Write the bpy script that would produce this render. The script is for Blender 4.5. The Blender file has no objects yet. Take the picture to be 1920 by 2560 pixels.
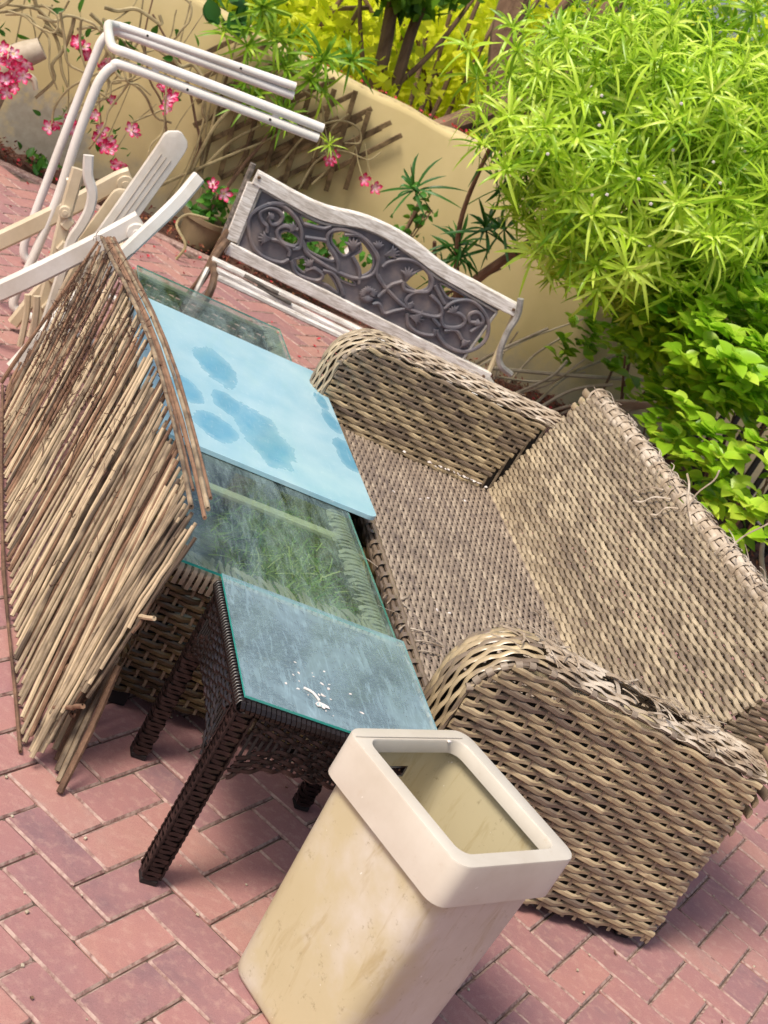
import bpy, bmesh, math, random
import numpy as np
from mathutils import Vector, Matrix
random.seed(7); rng = np.random.default_rng(7)
PI = math.pi
RAIL_UP=[(1.209,0.757),(1.398,0.744),(1.539,0.747),(1.632,0.778),(1.757,0.79),(1.682,0.785),(1.794,0.792),(1.906,0.784),(2.005,0.763),(2.077,0.744),(2.148,0.745),(2.427,0.735)]
RAIL_LO=[(1.211,0.705),(1.261,0.701),(1.426,0.69),(1.531,0.687),(1.584,0.7),(1.668,0.731),(1.782,0.744),(1.718,0.738),(1.826,0.735),(1.917,0.726),(1.997,0.711),(2.066,0.695),(2.123,0.693),(2.38,0.68),(2.435,0.683)]
STILE=[(1.211,0.706),(1.261,0.702),(1.275,0.461),(1.225,0.494)]
BOT=[(1.262,0.459),(2.482,0.429),(2.49,0.375),(1.255,0.414)]
PANEL_SIDE=[(2.381,0.678),(2.418,0.434),(1.275,0.459)]
HOLES=[[(1.375,0.662),(1.405,0.665),(1.443,0.649),(1.453,0.629),(1.424,0.618),(1.4,0.614),(1.384,0.635)],[(1.41,0.579),(1.438,0.6),(1.485,0.591),(1.492,0.564),(1.464,0.551),(1.428,0.554)],[(1.448,0.676),(1.535,0.679),(1.537,0.667),(1.494,0.644),(1.464,0.659)],[(1.517,0.591),(1.567,0.62),(1.607,0.619),(1.648,0.599),(1.663,0.576),(1.633,0.562),(1.558,0.561),(1.529,0.572)],[(1.596,0.669),(1.635,0.698),(1.664,0.691),(1.679,0.654),(1.698,0.628),(1.68,0.604),(1.637,0.619),(1.606,0.639)],[(1.696,0.697),(1.739,0.683),(1.794,0.649),(1.81,0.6),(1.78,0.561),(1.742,0.594),(1.717,0.622),(1.734,0.655)],[(1.511,0.508),(1.544,0.53),(1.573,0.493),(1.568,0.475),(1.533,0.484)],[(1.654,0.521),(1.706,0.49),(1.732,0.461),(1.682,0.469),(1.639,0.474)],[(1.695,0.531),(1.761,0.531),(1.779,0.517),(1.72,0.512)],[(1.959,0.613),(1.975,0.663),(2.008,0.7),(2.043,0.674),(2.056,0.637),(2.028,0.607),(1.986,0.604)],[(2.089,0.674),(2.116,0.676),(2.213,0.673),(2.221,0.66),(2.157,0.635),(2.12,0.651)],[(1.836,0.687),(1.877,0.691),(1.877,0.683),(1.85,0.673)]]
SCROLLS=[[(1.373,0.69),(1.327,0.666),(1.285,0.616),(1.277,0.574),(1.301,0.527),(1.342,0.483),(1.396,0.464),(1.465,0.472),(1.491,0.499)],[(1.312,0.658),(1.36,0.677),(1.413,0.669),(1.461,0.643),(1.491,0.608),(1.508,0.562),(1.484,0.541)],[(1.363,0.557),(1.351,0.58),(1.328,0.588),(1.304,0.616),(1.327,0.647),(1.362,0.654),(1.39,0.638),(1.386,0.607),(1.363,0.596),(1.345,0.612)],[(1.391,0.54),(1.426,0.548),(1.472,0.535),(1.485,0.511)],[(1.467,0.621),(1.414,0.61),(1.396,0.587),(1.41,0.56),(1.442,0.545),(1.488,0.552)],[(1.503,0.59),(1.542,0.553),(1.619,0.54),(1.697,0.536),(1.768,0.545),(1.819,0.584),(1.821,0.636),(1.787,0.67),(1.724,0.701),(1.671,0.705),(1.617,0.694),(1.584,0.663),(1.601,0.621),(1.646,0.593),(1.675,0.567),(1.688,0.543)],[(1.505,0.605),(1.594,0.633)],[(1.476,0.651),(1.552,0.667),(1.579,0.69)],[(1.501,0.499),(1.54,0.462),(1.586,0.459),(1.635,0.472),(1.64,0.5),(1.595,0.509),(1.571,0.487)],[(1.632,0.516),(1.678,0.523),(1.727,0.49),(1.756,0.463)],[(1.713,0.62),(1.763,0.583),(1.792,0.531)],[(1.843,0.596),(1.892,0.563)],[(1.642,0.683),(1.695,0.703),(1.752,0.694),(1.809,0.659),(1.837,0.598),(1.887,0.568),(1.983,0.532),(2.063,0.526),(2.144,0.542),(2.163,0.567),(2.134,0.597),(2.079,0.615)],[(1.845,0.633),(1.857,0.66),(1.894,0.691),(1.949,0.709),(2.008,0.7),(2.058,0.67),(2.063,0.624),(2.013,0.595),(2.0,0.551),(2.03,0.527)],[(1.948,0.613),(1.971,0.591),(2.013,0.595)],[(1.889,0.515),(1.912,0.58),(1.947,0.615)],[(2.161,0.588),(2.186,0.633),(2.241,0.664),(2.303,0.655),(2.361,0.616),(2.389,0.55),(2.367,0.49),(2.318,0.456),(2.251,0.453),(2.197,0.478),(2.18,0.498)],[(2.184,0.588),(2.236,0.596),(2.269,0.578),(2.255,0.544),(2.199,0.523),(2.163,0.556)],[(2.209,0.506),(2.254,0.527),(2.294,0.506)],[(2.314,0.549),(2.339,0.605),(2.319,0.629),(2.293,0.634),(2.271,0.612),(2.287,0.586),(2.316,0.595)],[(2.031,0.505),(2.06,0.464),(2.117,0.452),(2.175,0.468),(2.171,0.494)],[(2.137,0.533),(2.181,0.515)],[(1.881,0.479),(1.907,0.491),(1.944,0.465),(1.978,0.492),(2.012,0.519)],[(2.077,0.657),(2.123,0.625),(2.151,0.606)]]
FANS=[[(1.391,0.54),(1.34,0.526)],[(1.467,0.621),(1.425,0.616)],[(1.591,0.507),(1.552,0.533)],[(1.706,0.632),(1.68,0.689)],[(1.339,0.604),(1.351,0.629)],[(1.959,0.623),(1.943,0.68)],[(2.044,0.501),(2.111,0.51)],[(2.294,0.506),(2.335,0.486)],[(2.221,0.583),(2.18,0.614)],[(1.791,0.681),(1.779,0.723)],[(1.83,0.679),(1.876,0.722)],[(2.007,0.538),(2.042,0.544)],[(2.313,0.61),(2.328,0.584)],[(1.845,0.505),(1.827,0.539)],[(1.845,0.505),(1.873,0.534)],[(1.845,0.505),(1.808,0.504)],[(1.845,0.505),(1.875,0.481)],[(1.845,0.505),(1.838,0.469)]]
TIPS=[(2.124,0.941),(2.001,0.957),(1.884,0.979),(1.764,1.001),(1.649,1.018),(1.537,1.031),(1.428,1.04),(1.315,1.053)]
ADIR=[(2.001,0.955),(2.083,0.544)]
BDIR=[(2.012,0.952),(1.545,0.341)]
ABOT=[(2.083,0.544),(1.995,0.493),(1.894,0.452),(1.781,0.435),(1.668,0.436),(1.559,0.382),(1.469,0.325),(1.379,0.277)]
CAM=[[0.858649,0.353096,0.371543],[-0.190808,-0.452579,0.871071],[0.475724,-0.818838,-0.321233]]
CAMH=1.7321
IRON_ARM=[(2.425,0.766),(2.451,0.699),(2.45,0.62),(2.466,0.527),(2.5,0.48),(2.563,0.463)]
IRON_POST=[(2.432,0.737),(2.484,0.401)]
SLAT=[(1.208,5.388,0.4),(1.818,5.305,0.4),(1.181,5.238,0.4),(1.704,5.042,0.4)]
SUNE, EXPO, SKYS = 1.5, 1.30, 0.064
S = bpy.context.scene
# ---------------------------------------------------------------- camera
cam = bpy.data.cameras.new('camera'); co = bpy.data.objects.new('camera', cam)
S.collection.objects.link(co); S.camera = co
M = np.array(CAM)
R = Matrix(((M[0][0], -M[0][1], -M[0][2]), (M[1][0], -M[1][1], -M[1][2]), (M[2][0], -M[2][1], -M[2][2])))
co.matrix_world = Matrix.Translation((0, 0, CAMH)) @ R.to_4x4()
cam.sensor_fit = 'HORIZONTAL'; cam.sensor_width = 36; cam.lens = 3700 / 1920 * 36
cam.clip_end = 400; cam.clip_start = .05
cam.dof.use_dof = True; cam.dof.focus_distance = 3.1; cam.dof.aperture_fstop = 14
S.render.resolution_x = 768; S.render.resolution_y = 1024
# ---------------------------------------------------------------- world and sun
EL, AZ = math.radians(54), math.radians(243)      # azimuth measured from +Y clockwise
w = bpy.data.worlds.new('World'); S.world = w; w.use_nodes = True
nt = w.node_tree; bg = nt.nodes['Background']
sky = nt.nodes.new('ShaderNodeTexSky'); sky.sky_type = 'NISHITA'; sky.sun_disc = False
sky.sun_elevation = EL; sky.sun_rotation = AZ; sky.dust_density = 4; sky.air_density = 1.0; sky.ozone_density = .8
nt.links.new(sky.outputs[0], bg.inputs[0]); bg.inputs[1].default_value = SKYS
sl = bpy.data.lights.new('sun', 'SUN'); sl.energy = SUNE; sl.angle = math.radians(16); sl.color = (1, .93, .82)
so = bpy.data.objects.new('sun', sl); S.collection.objects.link(so)
sd = Vector((math.sin(AZ) * math.cos(EL), math.cos(AZ) * math.cos(EL), math.sin(EL)))
so.rotation_euler = sd.to_track_quat('Z', 'Y').to_euler(); so.location = (0, 0, 8)
S.view_settings.view_transform = 'Standard'; S.view_settings.look = 'None'
S.view_settings.exposure = EXPO; S.view_settings.gamma = 1
S.render.engine = 'CYCLES'
S.cycles.max_bounces = 8; S.cycles.transparent_max_bounces = 16; S.cycles.transmission_bounces = 6
SHARP = 42
# ---------------------------------------------------------------- helpers
def link(o, parent=None):
    S.collection.objects.link(o)
    if parent is not None: o.parent = parent
    return o
def tag(o, label=None, cat=None, group=None, kind=None):
    if label: o['label'] = label
    if cat: o['category'] = cat
    if group: o['group'] = group
    if kind: o['kind'] = kind
    return o
def thing(name, label, cat, loc=(0, 0, 0), group=None):
    o = bpy.data.objects.new(name, None); o.location = loc; o.empty_display_size = .05
    link(o); tag(o, label, cat, group); o['_l'] = list(loc)
    return o
def base(o):
    l = np.zeros(3)
    while o is not None:
        if '_l' in o: l += np.array(o['_l'])
        o = o.parent
    return l
def mk(name, V, F, m, smooth=True, attr=None, fm=None):
    me = bpy.data.meshes.new(name)
    V = np.asarray(V, dtype=np.float32)
    if isinstance(F, np.ndarray):
        n = F.shape[1]; me.vertices.add(len(V)); me.vertices.foreach_set('co', V.ravel())
        me.loops.add(F.size); me.loops.foreach_set('vertex_index', F.astype(np.int32).ravel())
        me.polygons.add(len(F)); me.polygons.foreach_set('loop_start', np.arange(0, F.size, n, dtype=np.int32))
        me.update(calc_edges=True)
    else:
        me.from_pydata([tuple(map(float, v)) for v in V], [], [tuple(map(int, f)) for f in F]); me.update()
    for q in (m if isinstance(m, (list, tuple)) else [m]): me.materials.append(q)
    me.polygons.foreach_set('use_smooth', np.full(len(me.polygons), bool(smooth)))
    if fm is not None: me.polygons.foreach_set('material_index', np.asarray(fm, dtype=np.int32))
    if attr is not None:
        a = me.attributes.new('shade', 'FLOAT', 'POINT'); a.data.foreach_set('value', np.asarray(attr, dtype=np.float32))
    me.validate()
    if smooth: me.set_sharp_from_angle(angle=math.radians(SHARP))
    return me
def obj(name, VF, m, parent=None, smooth=True, attr=None, kind=None, label=None, fm=None):
    V, F = VF
    V = np.asarray(V, float) - base(parent) if parent is not None else np.asarray(V, float)
    o = bpy.data.objects.new(name, mk(name, V, F, m, smooth, attr, fm)); link(o, parent)
    if kind: o['kind'] = kind
    if label: o['label'] = label
    return o
def join(lst):
    Vs, Fs, n = [], [], 0
    for V, F in lst:
        V = np.asarray(V, float); Vs.append(V)
        if isinstance(F, np.ndarray): Fs.append(F + n)
        else: Fs.append([tuple(i + n for i in f) for f in F])
        n += len(V)
    V = np.concatenate(Vs)
    if all(isinstance(f, np.ndarray) and f.shape[1] == 4 for f in Fs): return V, np.concatenate(Fs)
    out = []
    for f in Fs: out += [tuple(x) for x in (f.tolist() if isinstance(f, np.ndarray) else f)]
    return V, out
def unit(a):
    a = np.asarray(a, float); return a / np.maximum(np.linalg.norm(a, axis=-1, keepdims=True), 1e-9)
def smoothpath(pts, n):
    """Catmull-Rom through pts, about n samples"""
    P = np.asarray(pts, float)
    if len(P) < 3:
        t = np.linspace(0, 1, n)[:, None]; return P[0] * (1 - t) + P[-1] * t
    Q = np.vstack([2 * P[0] - P[1], P, 2 * P[-1] - P[-2]]); k = max(2, int(round(n / (len(P) - 1)))); out = []
    for i in range(len(P) - 1):
        p0, p1, p2, p3 = Q[i:i + 4]
        for t in np.linspace(0, 1, k, endpoint=False):
            out.append(.5 * ((2 * p1) + (-p0 + p2) * t + (2 * p0 - 5 * p1 + 4 * p2 - p3) * t * t + (-p0 + 3 * p1 - 3 * p2 + p3) * t ** 3))
    out.append(P[-1]); return np.array(out)
def circ(n, a=1., b=1.):
    t = np.arange(n) * 2 * PI / n; return np.stack([a * np.cos(t), b * np.sin(t)], 1)
def rectprof(w_, t_, r=None):
    r = min(w_, t_) * .25 if r is None else r
    a, b = w_ / 2, t_ / 2
    return np.array([(a - r, b), (-a + r, b), (-a, b - r), (-a, -b + r), (-a + r, -b), (a - r, -b), (a, -b + r), (a, b - r)])
def sweep(path, prof, up=(0, 0, 1), scale=None, caps=True, ups=None):
    """prof: kx2 (side, normal); quads only (caps as degenerate quads)"""
    P = np.asarray(path, float); n = len(P)
    T = unit(np.gradient(P, axis=0))
    U = np.tile(np.asarray(up, float), (n, 1)) if ups is None else np.asarray(ups, float)
    Bn = unit(np.cross(T, U)); N = unit(np.cross(Bn, T))
    k = len(prof); sc = np.ones(n) if scale is None else np.asarray(scale)
    pr = np.asarray(prof)
    V = P[:, None, :] + sc[:, None, None] * (pr[None, :, 0, None] * Bn[:, None, :] + pr[None, :, 1, None] * N[:, None, :])
    V = V.reshape(-1, 3)
    i = np.arange(n - 1)[:, None] * k; j = np.arange(k)[None, :]; j2 = (j + 1) % k
    F = np.stack([i + j, i + j2, i + k + j2, i + k + j], -1).reshape(-1, 4)
    if caps:
        V = np.vstack([V, P[0], P[-1]]); c0, c1 = n * k, n * k + 1
        e = []
        for q in range(0, k - 1, 2):
            e.append((c0, (q + 2) % k, q + 1, q)); o = (n - 1) * k; e.append((c1, o + q, o + q + 1, o + (q + 2) % k))
        F = np.vstack([F, np.array(e)])
    return V, F
def tube(pts, r, seg=6, n=None, up=None, taper=None):
    P = smoothpath(pts, n) if n else np.asarray(pts, float)
    if up is None:
        d = unit(P[-1] - P[0]); up = (0, 0, 1) if abs(d[2]) < .8 else (.3, 1, .1)
    sc = None if taper is None else np.linspace(1, taper, len(P))
    return sweep(P, circ(seg, r, r), up, sc)
def bar(p0, p1, w_, t_, up=(0, 0, 1), r=None):
    return sweep(np.array([p0, p1], float), rectprof(w_, t_, r), up)
def box(x0, x1, y0, y1, z0, z1, b=0.):
    if b <= 0:
        V = [(x, y, z) for z in (z0, z1) for y in (y0, y1) for x in (x0, x1)]
        F = np.array([(0, 2, 3, 1), (4, 5, 7, 6), (0, 1, 5, 4), (2, 6, 7, 3), (0, 4, 6, 2), (1, 3, 7, 5)])
        return np.array(V, float), F
    L = [(z0, b), (z0 + b, 0), (z1 - b, 0), (z1, b)]; V = []
    for z, i in L:
        a, c, d, e = x0 + i, x1 - i, y0 + i, y1 - i; q = b * .7
        V += [(a + q, d, z), (c - q, d, z), (c, d + q, z), (c, e - q, z), (c - q, e, z), (a + q, e, z), (a, e - q, z), (a, d + q, z)]
    F = []
    for l in range(3):
        for j in range(8): F.append((l * 8 + j, l * 8 + (j + 1) % 8, l * 8 + 8 + (j + 1) % 8, l * 8 + 8 + j))
    F += [(24, 25, 26, 27), (24, 27, 28, 31), (28, 29, 30, 31), (3, 2, 1, 0), (7, 4, 3, 0), (7, 6, 5, 4)]
    return np.array(V, float), np.array(F)
def xf(VF, Mx):
    V, F = VF; V = np.asarray(V, float); A = np.array(Mx); return V @ A[:3, :3].T + A[:3, 3], F
def dupe(o, loc=None, parent=None, mat=None):
    c = o.copy(); link(c, parent)
    if loc is not None: c.location = loc
    if mat is not None: c.matrix_local = mat
    return c
# ---------------------------------------------------------------- materials
def newmat(name):
    m = bpy.data.materials.new(name); m.use_nodes = True; n = m.node_tree.nodes; n.clear()
    return m, n, m.node_tree.links
def noise(n, l, vec, scale, detail=4, rough=.6, dist=0.):
    t = n.new('ShaderNodeTexNoise'); t.inputs['Scale'].default_value = scale; t.inputs['Detail'].default_value = detail
    t.inputs['Roughness'].default_value = rough; t.inputs['Distortion'].default_value = dist
    if vec is not None: l.new(vec, t.inputs['Vector'])
    return t.outputs['Fac']
def ramp(n, l, fac, stops):
    r = n.new('ShaderNodeValToRGB'); e = r.color_ramp.elements
    while len(e) < len(stops): e.new(.5)
    for q, (p, c) in zip(e, stops):
        q.position = p; q.color = (c[0], c[1], c[2], 1) if isinstance(c, (tuple, list)) else (c, c, c, 1)
    l.new(fac, r.inputs[0]); return r.outputs[0]
def mixc(n, l, fac, a, b, mode='MIX'):
    x = n.new('ShaderNodeMix'); x.data_type = 'RGBA'; x.blend_type = mode
    for s, v in ((x.inputs[0], fac), (x.inputs[6], a), (x.inputs[7], b)):
        if hasattr(v, 'links'): l.new(v, s)
        elif isinstance(v, (tuple, list)): s.default_value = (v[0], v[1], v[2], 1)
        else: s.default_value = v if s == x.inputs[0] else (v, v, v, 1)
    return x.outputs[2]
def mth(n, l, op, a, b=0., clamp=False):
    x = n.new('ShaderNodeMath'); x.operation = op; x.use_clamp = clamp
    for s, v in ((x.inputs[0], a), (x.inputs[1], b)):
        if hasattr(v, 'links'): l.new(v, s)
        else: s.default_value = v
    return x.outputs[0]
def coords(n, l, kind='Object', sc=(1, 1, 1), rot=(0, 0, 0)):
    t = n.new('ShaderNodeTexCoord')
    if kind == 'World':
        g = n.new('ShaderNodeNewGeometry'); v = g.outputs['Position']
    else: v = t.outputs[kind]
    mp = n.new('ShaderNodeMapping'); mp.inputs['Scale'].default_value = sc; mp.inputs['Rotation'].default_value = rot
    l.new(v, mp.inputs[0]); return mp.outputs[0]
def finish(m, n, l, col, rough=.6, bump=None, bstr=.3, bdist=.003, spec=.5, metal=0., trans=0., coat=0.):
    p = n.new('ShaderNodeBsdfPrincipled'); o = n.new('ShaderNodeOutputMaterial')
    if hasattr(col, 'links'): l.new(col, p.inputs['Base Color'])
    else: p.inputs['Base Color'].default_value = (*col, 1)
    if hasattr(rough, 'links'): l.new(rough, p.inputs['Roughness'])
    else: p.inputs['Roughness'].default_value = rough
    p.inputs['Specular IOR Level'].default_value = spec; p.inputs['Metallic'].default_value = metal
    p.inputs['Coat Weight'].default_value = coat
    if bump is not None:
        b = n.new('ShaderNodeBump'); b.inputs['Strength'].default_value = bstr; b.inputs['Distance'].default_value = bdist
        l.new(bump, b.inputs['Height']); l.new(b.outputs[0], p.inputs['Normal'])
    sh = p.outputs[0]
    if trans > 0:
        tr = n.new('ShaderNodeBsdfTranslucent')
        if hasattr(col, 'links'): l.new(col, tr.inputs[0])
        else: tr.inputs[0].default_value = (*col, 1)
        mx = n.new('ShaderNodeMixShader'); mx.inputs[0].default_value = trans
        l.new(sh, mx.inputs[1]); l.new(tr.outputs[0], mx.inputs[2]); sh = mx.outputs[0]
    l.new(sh, o.inputs[0]); return m
def objrand(n):
    return n.new('ShaderNodeObjectInfo').outputs['Random']
def wicker(name, stops, rough=.42, fade=None, fadeamt=.5):
    m, n, l = newmat(name); at = n.new('ShaderNodeAttribute'); at.attribute_name = 'shade'
    c = coords(n, l); f = noise(n, l, c, 9, 3)
    v = mth(n, l, 'ADD', mth(n, l, 'MULTIPLY', at.outputs['Fac'], .38), mth(n, l, 'MULTIPLY', objrand(n), .28))
    v = mth(n, l, 'ADD', v, mth(n, l, 'MULTIPLY', mth(n, l, 'SUBTRACT', f, .5), .55), clamp=False)
    v = mth(n, l, 'ADD', v, .14, clamp=True)
    col = ramp(n, l, v, stops)
    fine = noise(n, l, c, 260, 3, .7)
    col = mixc(n, l, mth(n, l, 'MULTIPLY', fine, .35), col, mixc(n, l, 1., col, (.55, .5, .46), 'MULTIPLY'))
    if fade is not None:
        g = ramp(n, l, noise(n, l, c, 14, 4), [(.45, 0.), (.62, 1.)])
        col = mixc(n, l, mth(n, l, 'MULTIPLY', g, fadeamt), col, fade)
    return finish(m, n, l, col, rough, fine, .25, .0006, .5)
W_TAN = wicker('wicker tan', [(0.05, (.12, .088, .07)), (.3, (.21, .158, .112)), (.55, (.39, .30, .18)), (.85, (.62, .50, .31))], .28)
W_LIGHT = wicker('wicker light', [(0, (.14, .105, .078)), (.35, (.26, .20, .135)), (.85, (.56, .46, .31))], .30)
W_EDGE = wicker('wicker edge', [(0, (.17, .13, .10)), (.4, (.34, .27, .20)), (.8, (.52, .44, .33))], .5)
W_SEAT = wicker('wicker seat', [(0, (.15, .115, .10)), (.45, (.30, .235, .18)), (.9, (.50, .41, .31))], .38)
W_WORN = wicker('wicker worn', [(0, (.19, .14, .10)), (.4, (.36, .275, .19)), (.8, (.58, .48, .36))], .6, (.68, .59, .48), .6)
W_OLIVE = wicker('wicker olive', [(0, (.018, .012, .007)), (.45, (.075, .05, .022)), (.9, (.19, .135, .055))], .30)
W_DARK = wicker('wicker dark brown', [(0, (.003, .0016, .0015)), (.5, (.010, .0045, .0042)), (.9, (.032, .014, .012))], .34)
def simple(name, c1, c2, sc=6, rough=.6, fine=120, bstr=.2, bd=.001, metal=0, spec=.5, stretch=(1, 1, 1), rnd=0., trans=0., detail=5):
    m, n, l = newmat(name); c = coords(n, l, 'Object', stretch)
    f = noise(n, l, c, sc, detail); f2 = noise(n, l, c, fine, 3, .7)
    v = mth(n, l, 'ADD', mth(n, l, 'MULTIPLY', mth(n, l, 'SUBTRACT', f, .5), 1.8), .5)
    if rnd: v = mth(n, l, 'ADD', v, mth(n, l, 'MULTIPLY', mth(n, l, 'SUBTRACT', objrand(n), .5), rnd))
    col = ramp(n, l, v, [(0.1, c1), (.9, c2)])
    col = mixc(n, l, mth(n, l, 'MULTIPLY', f2, .3), col, mixc(n, l, 1., col, (.5, .5, .5), 'MULTIPLY'))
    return finish(m, n, l, col, rough, f2, bstr, bd, spec, metal, trans)
BLACK = simple('black core', (.006, .004, .004), (.012, .008, .008), rough=.7)
DARK_RAIL_CORE = simple('dark inner frame', (.02, .016, .012), (.04, .03, .02), rough=.7)
BEAM = simple('beige beam', (.45, .37, .22), (.6, .5, .32), 8, .5)
CREAM = simple('cream plastic', (.52, .42, .27), (.70, .60, .44), 5, .38, 60, .05)
CREAM_W = simple('white faded plastic', (.60, .54, .45), (.80, .77, .72), 6, .4, 60, .08)
WHITE_M = simple('white enamelled tube', (.70, .66, .58), (.84, .81, .76), 5, .35, 90, .08)
IRON = simple('grey scuffed iron', (.22, .20, .18), (.5, .48, .45), 22, .5, 120, .2, metal=.3)
IRON_R = simple('rusty iron', (.05, .025, .015), (.22, .13, .07), 25, .7, 120, .4)
SOIL = simple('soil', (.055, .022, .014), (.16, .07, .045), 18, .95, 90, .8, .01)
def woodmat(name, c1, c2, c3, ax=(1, 12, 12), rough=.75):
    m, n, l = newmat(name); c = coords(n, l, 'Object', ax)
    f = noise(n, l, c, 5, 6, .65, .5); g = noise(n, l, coords(n, l), 5, 4)
    col = ramp(n, l, f, [(.3, c1), (.48, c2), (.62, c3)])
    col = mixc(n, l, ramp(n, l, g, [(.55, 0.), (.75, .6)]), col, c1)
    return finish(m, n, l, col, rough, f, .4, .002, .3)
BENCH_W = woodmat('weathered white paint', (.36, .31, .25), (.66, .61, .55), (.86, .83, .78), (3, 24, 24))
GREY_W = woodmat('old grey wood', (.05, .045, .04), (.14, .12, .10), (.24, .2, .17))
TREL = woodmat('trellis wood', (.07, .045, .024), (.15, .10, .05), (.26, .18, .09), (4, 4, 4))
def castmat():
    m, n, l = newmat('cast panel'); c = coords(n, l); f = noise(n, l, c, 9, 5); f2 = noise(n, l, c, 150, 3)
    col = ramp(n, l, f, [(.3, (.075, .08, .10)), (.5, (.13, .115, .125)), (.7, (.23, .185, .17))])
    return finish(m, n, l, col, .5, f2, .25, .001, .5)
CAST = castmat()
def brickmat(name, rand):
    m, n, l = newmat(name); c = coords(n, l, 'World'); f = noise(n, l, c, 7, 5, .65); f2 = noise(n, l, c, 420, 4, .8); f3 = noise(n, l, c, 45, 4)
    r = objrand(n) if rand == 'obj' else n.new('ShaderNodeNewGeometry').outputs['Random Per Island']
    v = mth(n, l, 'ADD', r, mth(n, l, 'MULTIPLY', mth(n, l, 'SUBTRACT', f, .5), 1.1))
    v = mth(n, l, 'ADD', mth(n, l, 'MULTIPLY', v, .8), .12)
    col = ramp(n, l, v, [(0., (.23, .135, .15)), (.16, (.31, .165, .17)), (.45, (.37, .185, .18)), (.75, (.42, .21, .19)), (.9, (.43, .23, .20)), (1., (.39, .225, .205))])
    col = mixc(n, l, ramp(n, l, f3, [(.50, 0.), (.78, .45)]), col, (.56, .37, .31))
    col = mixc(n, l, ramp(n, l, f2, [(.45, 0.), (.72, .5)]), col, mixc(n, l, 1., col, (.45, .4, .4), 'MULTIPLY'))
    st = ramp(n, l, noise(n, l, c, 1.7, 4), [(.42, 0.), (.66, .4)])
    col = mixc(n, l, st, col, mixc(n, l, 1., col, (1.05, 1.0, .84), 'MULTIPLY'))
    return finish(m, n, l, col, .85, f2, .35, .0015, .3)
def edgemat():
    m, n, l = newmat('brick edge'); c = coords(n, l, 'World'); f = noise(n, l, c, 60, 4)
    col = ramp(n, l, f, [(.35, (.22, .12, .105)), (.6, (.44, .31, .265))])
    return finish(m, n, l, col, .9, f, .4, .002, .2)
BR_O = brickmat('clay paver', 'obj'); BR_I = brickmat('clay paver joined', 'isl'); BR_E = edgemat()
JOINT = simple('joint sand', (.025, .016, .014), (.26, .18, .13), 22, .95, 200, .6, .004)
def wallmat():
    m, n, l = newmat('ochre render'); c = coords(n, l, 'World'); f = noise(n, l, c, 1.6, 5); f2 = noise(n, l, c, 180, 4, .7); f3 = noise(n, l, c, 6, 5, .7)
    col = ramp(n, l, f, [(.3, (.52, .41, .195)), (.7, (.63, .51, .27))])
    z = n.new('ShaderNodeSeparateXYZ'); l.new(c, z.inputs[0])
    h = mth(n, l, 'ADD', z.outputs[2], mth(n, l, 'MULTIPLY', mth(n, l, 'SUBTRACT', f3, .5), .7))
    low = ramp(n, l, h, [(.02, 1.), (.22, 0.)])
    col = mixc(n, l, mth(n, l, 'MULTIPLY', low, .8), col, mixc(n, l, f3, (.30, .24, .14), (.55, .50, .40)))
    # bare grey patch where the render has come off, on the left by the ground
    d = n.new('ShaderNodeVectorMath'); d.operation = 'DISTANCE'; l.new(c, d.inputs[0]); d.inputs[1].default_value = (.62, 7.5, .12)
    pt = ramp(n, l, mth(n, l, 'ADD', d.outputs['Value'], mth(n, l, 'MULTIPLY', mth(n, l, 'SUBTRACT', f3, .5), .5)), [(.16, 1.), (.24, 0.)])
    col = mixc(n, l, pt, col, mixc(n, l, noise(n, l, c, 22, 4), (.24, .21, .15), (.50, .46, .38)))
    return finish(m, n, l, col, .9, f2, .3, .003, .2)
WALL = wallmat()
def leafmat(name, stops, rough=.45, trans=.35, isl=True, spec=.4):
    m, n, l = newmat(name)
    r = n.new('ShaderNodeNewGeometry').outputs['Random Per Island'] if isl else objrand(n)
    v = mth(n, l, 'ADD', mth(n, l, 'MULTIPLY', r, .6), mth(n, l, 'MULTIPLY', objrand(n), .4))
    v = mth(n, l, 'ADD', v, mth(n, l, 'MULTIPLY', mth(n, l, 'SUBTRACT', noise(n, l, coords(n, l, 'World'), 3, 2), .5), .8))
    col = ramp(n, l, v, stops)
    return finish(m, n, l, col, rough, None, spec=spec, trans=trans)
L_BUSH = leafmat('narrow leaf', [(0, (.14, .32, .01)), (.4, (.48, .70, .04)), (1, (.82, .92, .20))], .32, .4)
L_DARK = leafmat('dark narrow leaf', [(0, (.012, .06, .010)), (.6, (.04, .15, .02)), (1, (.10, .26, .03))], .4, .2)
L_ROUND = leafmat('round leaf', [(0, (.10, .28, .012)), (.4, (.36, .62, .03)), (1, (.74, .88, .12))], .33, .45)
L_MID = leafmat('mid green leaf', [(0, (.02, .09, .015)), (.6, (.06, .2, .02)), (1, (.2, .36, .03))], .4, .3)
L_YEL = leafmat('sunlit far leaf', [(0, (.45, .60, .01)), (.35, (.80, .86, .03)), (.8, (.93, .93, .07)), (1, (.95, .92, .16))], .5, .55)  # sunlight on the far leaves is put into this bright colour
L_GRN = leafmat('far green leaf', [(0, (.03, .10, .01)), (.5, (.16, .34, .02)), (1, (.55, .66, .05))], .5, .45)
REFL_GRASS = leafmat('debris and reflection blade', [(0, (.02, .07, .01)), (.35, (.06, .15, .02)), (.7, (.24, .30, .05)), (.9, (.55, .50, .18)), (1, (.75, .62, .36))], .6, .3)
BARK = simple('bark', (.09, .045, .025), (.28, .17, .10), 14, .9, 60, .8, .01, stretch=(1, 1, .3))
STEM = simple('pale stem', (.20, .15, .07), (.52, .43, .23), 16, .7, 60, .3)
STEM_G = simple('dry grey branch', (.34, .27, .18), (.62, .54, .42), 10, .8, 60, .4)
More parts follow.
